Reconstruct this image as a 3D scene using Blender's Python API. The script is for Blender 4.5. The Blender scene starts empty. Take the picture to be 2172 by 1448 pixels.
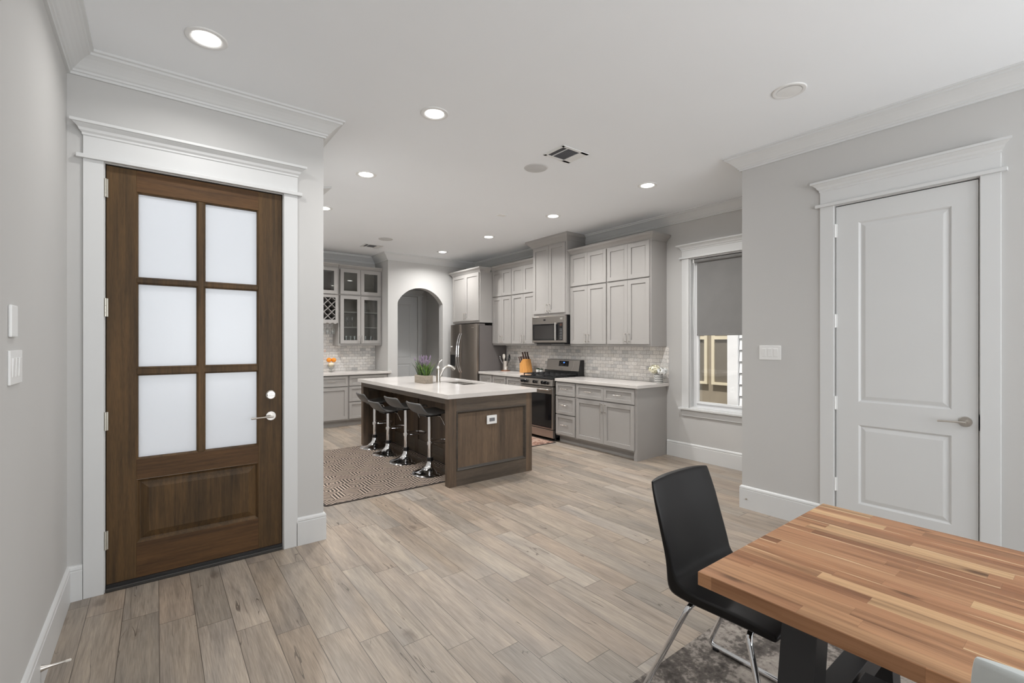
import bpy, bmesh, math, random
from mathutils import Vector, Matrix
random.seed(7)
PI = math.pi
sc = bpy.context.scene
COL = sc.collection

# ---------------------------------------------------------------- camera
cd = bpy.data.cameras.new('camera'); cam = bpy.data.objects.new('camera', cd); COL.objects.link(cam)
cd.sensor_width = 36.0; cd.lens = 985.0 / 2172.0 * 36.0; cd.shift_y = 1.5 / 2172.0
cd.clip_start = 0.02
cam.location = (0, 0, 1.44); cam.rotation_euler = (PI / 2, 0, -math.radians(37.42))
sc.camera = cam
# ---------------------------------------------------------------- world, exposure
sc.view_settings.view_transform = 'Standard'; sc.view_settings.look = 'None'
sc.view_settings.gamma = 1.0; sc.view_settings.use_curve_mapping = False
sc.view_settings.exposure = 0.21
wd = bpy.data.worlds.new('sky'); sc.world = wd; wd.use_nodes = True
bg = wd.node_tree.nodes['Background']; bg.inputs[0].default_value = (0.94, 0.97, 1.0, 1); bg.inputs[1].default_value = 1.15
sc.cycles.max_bounces = 10; sc.cycles.diffuse_bounces = 6; sc.cycles.glossy_bounces = 4
sc.cycles.transparent_max_bounces = 12; sc.cycles.sample_clamp_indirect = 4.0
sc.cycles.use_denoising = True

def area_light(name, loc, rot, sx, sy, power, color=(1, 1, 1)):
    l = bpy.data.lights.new(name, 'AREA'); l.shape = 'RECTANGLE'; l.size = sx; l.size_y = sy
    l.energy = power; l.color = color
    o = bpy.data.objects.new(name, l); COL.objects.link(o); o.location = loc; o.rotation_euler = rot
    return o
# added fill lamps, tilted up to lift the ceiling, at openings behind the camera
for wx_ in (0.9, 3.1): area_light('fill_light', (wx_, -2.55, 1.55), (math.radians(112), 0, 0), 1.7, 2.1, 50, (0.955, 0.98, 1.0))
area_light('fill_light', (4.02, -1.35, 1.55), (math.radians(110), 0, math.radians(90)), 1.5, 2.1, 7, (0.955, 0.98, 1.0))  # added fill lamp at the unseen right-wall opening
sun = bpy.data.lights.new('sun', 'SUN'); sun.energy = 4.6; sun.angle = math.radians(3); sun.color = (1.0, 0.97, 0.92)
so = bpy.data.objects.new('sun', sun); COL.objects.link(so); so.rotation_euler = (0, -math.radians(24), 0)     # high sun falling on the neighbour's wall
DOWN = 20.0       # watts of each ceiling can
DOWNCOL = (1.0, 0.985, 0.965)

# ---------------------------------------------------------------- node helper
class N:
    def __init__(s, name):
        s.m = bpy.data.materials.new(name); s.m.use_nodes = True
        s.nt = s.m.node_tree; s.b = s.nt.nodes['Principled BSDF']; s.out = s.nt.nodes['Material Output']
    def put(s, sock, v):
        if isinstance(v, bpy.types.NodeSocket): s.nt.links.new(v, sock)
        elif v is not None:
            if sock.type == 'RGBA' and not isinstance(v, (int, float)) and len(v) == 3: v = (*v, 1)
            sock.default_value = v
    def f(s, op, a, b=None, c=None):
        n = s.nt.nodes.new('ShaderNodeMath'); n.operation = op
        for i, v in enumerate((a, b, c)):
            if v is not None: s.put(n.inputs[i], v)
        return n.outputs[0]
    def pos(s):
        n = s.nt.nodes.new('ShaderNodeNewGeometry'); x = s.nt.nodes.new('ShaderNodeSeparateXYZ')
        s.nt.links.new(n.outputs['Position'], x.inputs[0]); return x.outputs
    def obj(s):
        n = s.nt.nodes.new('ShaderNodeTexCoord'); x = s.nt.nodes.new('ShaderNodeSeparateXYZ')
        s.nt.links.new(n.outputs['Object'], x.inputs[0]); return x.outputs
    def vec(s, x, y, z=0.0):
        n = s.nt.nodes.new('ShaderNodeCombineXYZ')
        for i, v in enumerate((x, y, z)): s.put(n.inputs[i], v)
        return n.outputs[0]
    def noise(s, v, scale=5.0, detail=3.0, rough=0.5, dist=0.0):
        n = s.nt.nodes.new('ShaderNodeTexNoise'); s.put(n.inputs['Vector'], v)
        n.inputs['Scale'].default_value = scale; n.inputs['Detail'].default_value = detail
        n.inputs['Roughness'].default_value = rough; n.inputs['Distortion'].default_value = dist
        return n.outputs[0]
    def voro(s, v, scale=5.0):
        n = s.nt.nodes.new('ShaderNodeTexVoronoi'); s.put(n.inputs['Vector'], v); n.inputs['Scale'].default_value = scale
        return n.outputs['Distance']
    def white(s, v):
        n = s.nt.nodes.new('ShaderNodeTexWhiteNoise'); s.put(n.inputs['Vector'], v); return n.outputs['Value'], n.outputs['Color']
    def ramp(s, fac, stops, mode='LINEAR'):
        n = s.nt.nodes.new('ShaderNodeValToRGB'); cr = n.color_ramp; cr.interpolation = mode
        while len(cr.elements) < len(stops): cr.elements.new(0.5)
        for e, (p, c) in zip(cr.elements, stops):
            e.position = p; e.color = (*c, 1) if len(c) == 3 else c
        s.put(n.inputs[0], fac); return n.outputs[0]
    def mix(s, fac, a, b, mode='MIX'):
        n = s.nt.nodes.new('ShaderNodeMix'); n.data_type = 'RGBA'; n.blend_type = mode
        s.put(n.inputs['Factor'], fac); s.put(n.inputs['A'], a) if 0 else None
        A = [i for i in n.inputs if i.name == 'A' and i.type == 'RGBA'][0]; B = [i for i in n.inputs if i.name == 'B' and i.type == 'RGBA'][0]
        s.put(A, a); s.put(B, b)
        return [o for o in n.outputs if o.type == 'RGBA'][0]
    def smooth(s, v, a, b):
        n = s.nt.nodes.new('ShaderNodeMapRange'); n.interpolation_type = 'SMOOTHSTEP'
        s.put(n.inputs[0], v); n.inputs[1].default_value = a; n.inputs[2].default_value = b; return n.outputs[0]
    def set(s, color=None, rough=None, metal=None, spec=None, bump=None, bstr=0.2, bdist=0.002, **kw):
        for k, v in (('Base Color', color), ('Roughness', rough), ('Metallic', metal), ('Specular IOR Level', spec)):
            if v is not None: s.put(s.b.inputs[k], v)
        for k, v in kw.items(): s.put(s.b.inputs[k.replace('_', ' ')], v)
        if bump is not None:
            n = s.nt.nodes.new('ShaderNodeBump'); n.inputs['Strength'].default_value = bstr; n.inputs['Distance'].default_value = bdist
            s.put(n.inputs['Height'], bump); s.nt.links.new(n.outputs[0], s.b.inputs['Normal'])
        return s.m
    def planks(s, u, v, du, dv, u0, v0, shift, edge):
        """cells du wide laid in columns along v; returns (k, r, random, rcolor, edge mask, fu, fv)"""
        us = s.f('DIVIDE', s.f('SUBTRACT', u, u0), du); k = s.f('FLOOR', us); fu = s.f('SUBTRACT', us, k)
        if shift == 'random': off = s.f('MULTIPLY', s.white(s.vec(k, 3.3))[0], dv * 7.0)
        else: off = s.f('MULTIPLY', k, shift)
        vs = s.f('DIVIDE', s.f('ADD', s.f('SUBTRACT', v, v0), off), dv); r = s.f('FLOOR', vs); fv = s.f('SUBTRACT', vs, r)
        rv, rc = s.white(s.vec(k, r, 1.7))
        eu = s.f('MULTIPLY', s.f('MINIMUM', fu, s.f('SUBTRACT', 1.0, fu)), du)
        ev = s.f('MULTIPLY', s.f('MINIMUM', fv, s.f('SUBTRACT', 1.0, fv)), dv)
        e = s.f('LESS_THAN', s.f('MINIMUM', eu, ev), edge)
        return k, r, rv, rc, e, fu, fv

def plain(name, color, rough=0.5, metal=0.0, var=0.04, scale=6.0, bstr=0.0, bscale=60.0, **kw):
    n = N(name); p = n.obj(); v = n.vec(*p)
    t = n.noise(v, scale, 2.0)
    c2 = tuple(max(0, c * (1 - var)) for c in color); c1 = tuple(min(1, c * (1 + var)) for c in color)
    col = n.ramp(t, [(0.3, c2), (0.7, c1)])
    b = n.noise(v, bscale, 2.0) if bstr else None
    return n.set(col, rough, metal, bump=b, bstr=bstr, **kw)

M = {}
M['wall'] = plain('wall_paint', (0.53, 0.524, 0.513), 0.75, var=0.012, scale=1.2, bstr=0.04, bscale=220)
M['ceiling'] = plain('ceiling_paint', (0.86, 0.88, 0.90), 0.85, var=0.01, scale=1.0, bstr=0.04, bscale=200)
M['trim'] = plain('white_trim_paint', (0.645, 0.65, 0.648), 0.42, var=0.012, scale=2.0)
M['whiteplastic'] = plain('white_plastic', (0.78, 0.78, 0.77), 0.35, var=0.01)
M['cab'] = plain('grey_cabinet_paint', (0.355, 0.340, 0.325), 0.42, var=0.015, scale=2.0)
M['cabin'] = plain('cabinet_inside', (0.25, 0.22, 0.185), 0.6, var=0.03)
M['gap'] = plain('black_gap', (0.012, 0.011, 0.01), 0.8)
M['black'] = plain('black_enamel', (0.012, 0.012, 0.013), 0.28)
M['blackmat'] = plain('black_cast_iron', (0.015, 0.015, 0.016), 0.6)
M['blackglass'] = plain('black_glass', (0.008, 0.008, 0.009), 0.06)
M['darkglass'] = plain('dark_window', (0.03, 0.028, 0.027), 0.12)
M['nickel'] = plain('brushed_nickel', (0.62, 0.59, 0.55), 0.3, 1.0)
M['chrome'] = plain('chrome', (0.82, 0.83, 0.85), 0.06, 1.0, var=0.01)
M['leather_black'] = plain('black_leather', (0.012, 0.011, 0.011), 0.42, var=0.1, bstr=0.12, bscale=400, spec=0.2)
M['leather_white'] = plain('white_leather', (0.62, 0.65, 0.64), 0.4, var=0.02, bstr=0.1, bscale=400)
M['seatgrey'] = plain('grey_moulded_shell', (0.10, 0.098, 0.096), 0.42, var=0.05)
M['shade'] = plain('grey_roller_fabric', (0.20, 0.197, 0.193), 0.85, var=0.03, bstr=0.2, bscale=900)
M['counter'] = None
M['grout'] = plain('grout', (0.42, 0.39, 0.36), 0.8)
M['vinyl'] = plain('white_vinyl', (0.80, 0.81, 0.82), 0.35, var=0.01)
M['speaker'] = plain('speaker_grille', (0.56, 0.56, 0.555), 0.8, bstr=0.3, bscale=900)
M['green'] = plain('leaf_green', (0.11, 0.20, 0.035), 0.5, var=0.35, scale=40)
M['darkgreen'] = plain('dark_leaf', (0.035, 0.07, 0.03), 0.5, var=0.3, scale=40)
M['purple'] = plain('lavender_bloom', (0.20, 0.15, 0.22), 0.7, var=0.3, scale=60)
M['dryplant'] = plain('dry_stem', (0.23, 0.17, 0.15), 0.7, var=0.2, scale=60)
M['orange'] = plain('orange_rind', (0.85, 0.29, 0.02), 0.45, var=0.15, scale=30)
M['redorange'] = plain('orange_petal', (0.75, 0.16, 0.02), 0.6, var=0.25, scale=60)
M['gourd'] = plain('cream_gourd', (0.80, 0.70, 0.52), 0.5, var=0.1, scale=30)
M['petal'] = plain('cream_petal', (0.86, 0.83, 0.66), 0.6, var=0.06, scale=60)
M['petalwhite'] = plain('white_petal', (0.84, 0.85, 0.84), 0.6, var=0.04, scale=60)
M['knifewood'] = plain('knife_handle', (0.05, 0.022, 0.015), 0.35, var=0.2)
M['terracotta'] = plain('trivet_wood', (0.25, 0.10, 0.045), 0.6, var=0.1)
M['handle_black'] = plain('black_utensil', (0.015, 0.015, 0.016), 0.4)
M['tan'] = plain('tan_cladding', (0.30, 0.255, 0.19), 0.8, var=0.05)
M['creamframe'] = plain('cream_window_frame', (0.72, 0.64, 0.47), 0.6)
M['extwhite'] = plain('white_board', (0.85, 0.85, 0.85), 0.6)
M['extglass'] = plain('screened_pane', (0.17, 0.15, 0.12), 0.4, var=0.2, scale=200)
M['pavement'] = plain('pavement', (0.6, 0.59, 0.57), 0.9)
M['hinge'] = plain('satin_hinge', (0.55, 0.53, 0.47), 0.35, 0.8)
M['threshold'] = plain('dark_threshold', (0.03, 0.027, 0.024), 0.45)
M['rubber'] = plain('white_rubber', (0.7, 0.66, 0.6), 0.6)
M['outletgrey'] = plain('grey_socket', (0.16, 0.16, 0.17), 0.5)
M['caulk'] = M['trim']

def m_counter():
    n = N('white_quartz'); v = n.vec(*n.pos())
    c = n.ramp(n.noise(v, 3.0, 4.0), [(0.3, (0.59, 0.56, 0.535)), (0.7, (0.64, 0.61, 0.58))])
    sp = n.ramp(n.noise(v, 420, 1.0), [(0.62, (1, 1, 1)), (0.75, (0.86, 0.85, 0.84))])
    return n.set(n.mix(1.0, c, sp, 'MULTIPLY'), 0.16, spec=0.5)
M['counter'] = m_counter()

def m_steel(name, col, vert=True, rough=0.27):
    n = N(name); p = n.pos()
    v = n.vec(n.f('MULTIPLY', p[0], 300.0 if vert else 2.0), n.f('MULTIPLY', p[1], 300.0 if vert else 2.0), n.f('MULTIPLY', p[2], 2.0 if vert else 300.0))
    t = n.noise(v, 1.0, 2.0)
    return n.set(n.ramp(t, [(0.2, tuple(c * 0.88 for c in col)), (0.8, col)]), n.f('MULTIPLY_ADD', t, 0.1, rough), 1.0)
M['steel'] = m_steel('stainless_steel', (0.46, 0.43, 0.40), False)
M['steelvert'] = m_steel('fridge_steel', (0.36, 0.32, 0.285), True, 0.3)
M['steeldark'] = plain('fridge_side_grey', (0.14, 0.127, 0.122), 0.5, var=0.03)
M['sinksteel'] = m_steel('sink_steel', (0.5, 0.48, 0.45), True, 0.2)

def m_floor():
    n = N('plank_tile_floor'); x, y, z = n.pos()
    k, r, rv, rc, e, fu, fv = n.planks(x, y, 0.1525, 0.9125, 1.0775, 2.82, 0.1521, 0.0015)
    base = n.ramp(rv, [(0.0, (0.335, 0.272, 0.215)), (0.25, (0.375, 0.318, 0.262)), (0.45, (0.30, 0.262, 0.222)), (0.62, (0.40, 0.345, 0.288)), (0.8, (0.37, 0.298, 0.238)), (1.0, (0.42, 0.372, 0.32))])
    seed = n.f('MULTIPLY', rv, 57.0)
    g = n.noise(n.vec(n.f('ADD', n.f('MULTIPLY', x, 24.0), seed), n.f('MULTIPLY', y, 1.9), seed), 1.0, 5.0, 0.62, 0.6)
    c = n.mix(1.0, base, n.ramp(g, [(0.25, (0.66, 0.655, 0.65)), (0.5, (1, 1, 1)), (0.75, (1.22, 1.20, 1.17))]), 'MULTIPLY')
    fine = n.noise(n.vec(n.f('MULTIPLY', x, 260.0), n.f('MULTIPLY', y, 9.0), seed), 1.0, 2.0)
    c = n.mix(1.0, c, n.ramp(fine, [(0.3, (0.80, 0.79, 0.78)), (0.65, (1.09, 1.09, 1.09))]), 'MULTIPLY')
    # broad tonal patches
    pt = n.noise(n.vec(n.f('ADD', n.f('MULTIPLY', x, 7.0), seed), n.f('MULTIPLY', y, 1.6), seed), 1.0, 2.0)
    c = n.mix(1.0, c, n.ramp(pt, [(0.3, (0.83, 0.84, 0.86)), (0.6, (1.08, 1.06, 1.03))]), 'MULTIPLY')
    # long cracks
    w = n.noise(n.vec(n.f('ADD', n.f('MULTIPLY', x, 10.0), seed), n.f('MULTIPLY', y, 0.85), seed), 1.0, 3.0, 0.5, 0.25)
    cr = n.f('LESS_THAN', n.f('ABSOLUTE', n.f('SUBTRACT', w, 0.5)), 0.0036)
    msk = n.smooth(n.noise(n.vec(n.f('ADD', n.f('MULTIPLY', x, 5.0), seed), n.f('MULTIPLY', y, 3.0), 4.0), 1.0, 1.0), 0.53, 0.60)
    c = n.mix(n.f('MULTIPLY', n.f('MULTIPLY', cr, msk), 0.75), c, (0.09, 0.07, 0.055))
    # knots
    kd = n.voro(n.vec(n.f('ADD', n.f('MULTIPLY', x, 2.7), seed), n.f('MULTIPLY', y, 1.35), seed), 1.3)
    kd = n.f('ADD', kd, n.f('MULTIPLY', n.f('SUBTRACT', n.noise(n.vec(n.f('MULTIPLY', x, 40.0), n.f('MULTIPLY', y, 18.0), seed), 1.0, 3.0), 0.5), 0.16))
    c = n.mix(n.f('MULTIPLY', n.f('SUBTRACT', 1.0, n.smooth(kd, 0.02, 0.13)), 0.6), c, (0.12, 0.09, 0.07))
    c = n.mix(1.0, c, (0.85, 0.855, 0.86), 'MULTIPLY')
    c = n.mix(n.f('MULTIPLY', e, 0.92), c, (0.085, 0.068, 0.055))
    bm = n.f('SUBTRACT', n.f('MULTIPLY', fine, 0.2), e)
    return n.set(c, n.f('MULTIPLY_ADD', fine, 0.12, 0.30), spec=0.45, bump=bm, bstr=0.35, bdist=0.0015)
M['floor'] = m_floor()

def m_tiles(name, axis):
    n = N(name); p = n.pos(); u = p[axis]; z = p[2]
    k, r, rv, rc, e, fu, fv = n.planks(z, u, 0.0508, 0.1016, 0.92, 0.03, 0.0508, 0.0018)
    base = n.ramp(rv, [(0.0, (0.72, 0.69, 0.65)), (0.35, (0.84, 0.81, 0.77)), (0.6, (0.66, 0.65, 0.635)), (0.8, (0.88, 0.85, 0.81)), (1.0, (0.50, 0.50, 0.495))])
    sd = n.f('MULTIPLY', rv, 31.0)
    vn = n.noise(n.vec(n.f('ADD', u, sd), z, sd), 14.0, 4.0, 0.6, 1.5)
    vein = n.f('SUBTRACT', 1.0, n.smooth(n.f('ABSOLUTE', n.f('SUBTRACT', vn, 0.5)), 0.0, 0.05))
    c = n.mix(n.f('MULTIPLY', vein, 0.35), base, (0.33, 0.31, 0.30))
    c = n.mix(e, c, (0.30, 0.275, 0.25))
    return n.set(c, n.f('MULTIPLY_ADD', e, 0.5, 0.22), bump=n.f('SUBTRACT', 1.0, e), bstr=0.4, bdist=0.002)
M['tile_y'] = m_tiles('marble_subway_tile', 1)
M['tile_x'] = m_tiles('marble_subway_tile_bar', 0)

def m_wood(name, dark, light, grain_axis=2, sc=1.0, rough=0.42, bands=0.5, spec=0.35):
    n = N(name); p = n.pos()
    k = [60.0 * sc, 60.0 * sc, 60.0 * sc]; k[grain_axis] = 2.2 * sc
    v = n.vec(*[n.f('MULTIPLY', p[i], k[i]) for i in range(3)])
    g = n.noise(v, 1.0, 5.0, 0.65, 0.4)
    k2 = [7.0 * sc] * 3; k2[grain_axis] = 0.9 * sc
    b = n.noise(n.vec(*[n.f('MULTIPLY', p[i], k2[i]) for i in range(3)]), 1.0, 3.0, 0.6, 0.3)
    t = n.f('ADD', n.f('MULTIPLY', g, 1 - bands), n.f('MULTIPLY', b, bands))
    c = n.ramp(t, [(0.31, dark), (0.68, light)])
    fl = n.noise(n.vec(*[n.f('MULTIPLY', p[i], k[i] * 9) for i in range(3)]), 1.0, 1.0)
    c = n.mix(1.0, c, n.ramp(fl, [(0.35, (0.82, 0.82, 0.82)), (0.6, (1.05, 1.05, 1.05))]), 'MULTIPLY')
    return n.set(c, rough, spec=spec, bump=g, bstr=0.08)
M['door_v'] = m_wood('stained_door_wood', (0.034, 0.023, 0.013), (0.135, 0.076, 0.031), 2, rough=.5, spec=.22)
M['door_h'] = m_wood('stained_door_wood_rail', (0.042, 0.024, 0.013), (0.150, 0.076, 0.030), 0, rough=.5, spec=.22)
M['island_v'] = m_wood('grey_stained_wood', (0.052, 0.040, 0.031), (0.175, 0.118, 0.076), 2, 0.8, 0.42, 0.65)
M['island_glaze'] = m_wood('dark_glazed_moulding', (0.030, 0.026, 0.023), (0.095, 0.078, 0.062), 0, 0.8, 0.4, 0.6)
M['island_h'] = m_wood('grey_stained_wood_rail', (0.065, 0.052, 0.042), (0.150, 0.115, 0.085), 0, 0.8, 0.38, 0.7)
M['island_y'] = m_wood('grey_stained_wood_apron', (0.075, 0.060, 0.047), (0.160, 0.123, 0.092), 1, 0.8, 0.38, 0.6)
M['planter'] = m_wood('weathered_planter_wood', (0.17, 0.145, 0.115), (0.36, 0.31, 0.25), 1, 0.8, 0.8)
M['blockwood'] = m_wood('knife_block_wood', (0.50, 0.22, 0.055), (0.68, 0.34, 0.10), 2, 0.6, 0.4)
M['blacksteel'] = plain('black_powder_coat', (0.022, 0.022, 0.024), 0.45, var=0.05)

def m_table():
    n = N('butcher_block_top'); x, y, z = n.obj()
    k, r, rv, rc, e, fu, fv = n.planks(x, y, 0.0475, 0.47, 0.0, 0.0, 'random', 0.0003)
    r2 = n.white(n.vec(k, r, 9.1))[0]
    base = n.ramp(rv, [(0.0, (0.30, 0.130, 0.062)), (0.18, (0.46, 0.245, 0.13)), (0.4, (0.36, 0.175, 0.09)), (0.6, (0.52, 0.31, 0.17)), (0.8, (0.42, 0.215, 0.115)), (0.93, (0.64, 0.43, 0.24)), (1.0, (0.24, 0.105, 0.052))])
    sd = n.f('MULTIPLY', rv, 77.0)
    xz = n.f('ADD', x, z)
    g = n.noise(n.vec(n.f('ADD', n.f('MULTIPLY', xz, 70.0), sd), n.f('MULTIPLY', y, 2.6), sd), 1.0, 5.0, 0.6, 0.5)
    c = n.mix(1.0, base, n.ramp(g, [(0.25, (0.68, 0.63, 0.58)), (0.5, (1, 1, 1)), (0.78, (1.22, 1.24, 1.26))]), 'MULTIPLY')
    g2 = n.noise(n.vec(n.f('ADD', n.f('MULTIPLY', xz, 16.0), sd), n.f('MULTIPLY', y, 1.1), sd), 1.0, 3.0, 0.5, 0.8)
    c = n.mix(1.0, c, n.ramp(g2, [(0.3, (0.58, 0.53, 0.50)), (0.55, (1.08, 1.08, 1.08))]), 'MULTIPLY')
    # pale sapwood along one edge of some strips
    wob = n.f('MULTIPLY', n.f('SUBTRACT', n.noise(n.vec(sd, n.f('MULTIPLY', y, 3.0), sd), 1.0, 2.0), 0.45), 0.9)
    sap = n.f('MULTIPLY', n.f('LESS_THAN', n.f('ADD', fu, wob), 0.16), n.f('GREATER_THAN', r2, 0.60))
    c = n.mix(n.f('MULTIPLY', sap, 0.85), c, (0.74, 0.54, 0.33))
    kd = n.voro(n.vec(n.f('ADD', n.f('MULTIPLY', x, 9.0), sd), n.f('MULTIPLY', y, 3.2), sd), 1.0)
    kd = n.f('ADD', kd, n.f('MULTIPLY', n.f('SUBTRACT', g, 0.5), 0.25))
    c = n.mix(n.f('MULTIPLY', n.f('SUBTRACT', 1.0, n.smooth(kd, 0.03, 0.15)), 0.8), c, (0.10, 0.045, 0.02))
    c = n.mix(n.f('MULTIPLY', e, 0.55), c, (0.16, 0.075, 0.035))
    c = n.mix(1.0, c, (0.93, 0.90, 0.86), 'MULTIPLY')
    return n.set(c, 0.40, spec=0.28)
M['table'] = m_table()

def m_rug():
    n = N('distressed_rug_pile'); x, y, z = n.pos(); v = n.vec(x, y, z)
    a = n.noise(v, 3.2, 4.0, 0.65, 1.2); b = n.noise(v, 38.0, 3.0, 0.7); c_ = n.noise(n.vec(n.f('MULTIPLY', x, 5.0), n.f('MULTIPLY', y, 1.2), 0.0), 3.0, 2.0, 0.5, 0.5)
    t = n.f('ADD', n.f('MULTIPLY', a, 0.45), n.f('ADD', n.f('MULTIPLY', b, 0.33), n.f('MULTIPLY', c_, 0.22)))
    c = n.ramp(t, [(0.38, (0.085, 0.075, 0.068)), (0.47, (0.17, 0.15, 0.135)), (0.52, (0.36, 0.32, 0.285)), (0.62, (0.50, 0.45, 0.40))])
    f = n.noise(v, 700.0, 1.0)
    c = n.mix(1.0, c, n.ramp(f, [(0.3, (0.75, 0.75, 0.75)), (0.7, (1.15, 1.15, 1.15))]), 'MULTIPLY')
    return n.set(c, 0.95, spec=0.1, bump=n.f('ADD', f, b), bstr=0.8, bdist=0.004)
M['rug'] = m_rug()
M['rug_dark'] = plain('dark_brown_pile', (0.030, 0.022, 0.018), 0.95, var=0.2, scale=200, bstr=0.5, bscale=900)
M['rug_light'] = plain('cream_pile', (0.40, 0.32, 0.26), 0.95, var=0.12, scale=60, bstr=0.5, bscale=900)
def m_runner():
    n = N('faded_red_runner'); x, y, z = n.pos()
    t = n.noise(n.vec(x, y, z), 9.0, 4.0, 0.7, 1.0)
    c = n.ramp(t, [(0.38, (0.14, 0.075, 0.055)), (0.47, (0.30, 0.16, 0.11)), (0.55, (0.40, 0.31, 0.25)), (0.65, (0.25, 0.11, 0.075))])
    return n.set(c, 0.95)
M['runner'] = m_runner()

def m_vase():
    n = N('patterned_grey_ceramic'); x, y, z = n.obj()
    a = n.f('ARCTAN2', y, x)
    w = n.f('PINGPONG', n.f('ADD', n.f('MULTIPLY', z, 70.0), n.f('PINGPONG', n.f('MULTIPLY', a, 5.0), 1.0)), 1.0)
    return n.set(n.ramp(w, [(0.4, (0.13, 0.13, 0.125)), (0.6, (0.5, 0.49, 0.47))]), 0.5)
M['vase'] = m_vase()

def m_frost():
    n = N('frosted_glass'); nt = n.nt
    nt.nodes.remove(n.b)
    tr = nt.nodes.new('ShaderNodeBsdfTranslucent'); tr.inputs[0].default_value = (0.93, 0.95, 0.98, 1)
    df = nt.nodes.new('ShaderNodeBsdfDiffuse'); df.inputs[0].default_value = (0.80, 0.82, 0.85, 1)
    gl = nt.nodes.new('ShaderNodeBsdfGlossy'); gl.inputs['Roughness'].default_value = 0.25
    m1 = nt.nodes.new('ShaderNodeMixShader'); m1.inputs[0].default_value = 0.35
    m2 = nt.nodes.new('ShaderNodeMixShader'); m2.inputs[0].default_value = 0.05
    nt.links.new(tr.outputs[0], m1.inputs[1]); nt.links.new(df.outputs[0], m1.inputs[2])
    nt.links.new(m1.outputs[0], m2.inputs[1]); nt.links.new(gl.outputs[0], m2.inputs[2]); nt.links.new(m2.outputs[0], n.out.inputs[0])
    return n.m
M['frost'] = m_frost()
def m_glass(name, refl=0.1, tint=(1, 1, 1), rough=0.02):
    n = N(name); nt = n.nt; nt.nodes.remove(n.b)
    tr = nt.nodes.new('ShaderNodeBsdfTransparent'); tr.inputs[0].default_value = (*tint, 1)
    gl = nt.nodes.new('ShaderNodeBsdfGlossy'); gl.inputs['Roughness'].default_value = rough
    lw = nt.nodes.new('ShaderNodeLayerWeight'); lw.inputs[0].default_value = 0.35
    ad = nt.nodes.new('ShaderNodeMath'); ad.operation = 'MULTIPLY_ADD'; nt.links.new(lw.outputs['Fresnel'], ad.inputs[0]); ad.inputs[1].default_value = 0.5; ad.inputs[2].default_value = refl
    m1 = nt.nodes.new('ShaderNodeMixShader'); nt.links.new(ad.outputs[0], m1.inputs[0])
    nt.links.new(tr.outputs[0], m1.inputs[1]); nt.links.new(gl.outputs[0], m1.inputs[2]); nt.links.new(m1.outputs[0], n.out.inputs[0])
    return n.m
M['pane'] = m_glass('clear_pane', 0.04)
M['cabglass'] = m_glass('cabinet_pane', 0.05, (0.86, 0.87, 0.86))
M['glassware'] = m_glass('glassware', 0.10, (0.93, 0.95, 0.95))
def m_emit(name, col, st):
    n = N(name); n.b.inputs['Emission Color'].default_value = (*col, 1); n.b.inputs['Emission Strength'].default_value = st
    n.b.inputs['Base Color'].default_value = (*col, 1); return n.m
M['lens'] = m_emit('lit_lens', (1.0, 0.97, 0.93), 9.0)
M['display'] = m_emit('blue_display', (0.10, 0.30, 0.9), 0.9)
M['lens_off'] = plain('unlit_lens', (0.78, 0.78, 0.77), 0.5)

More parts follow.
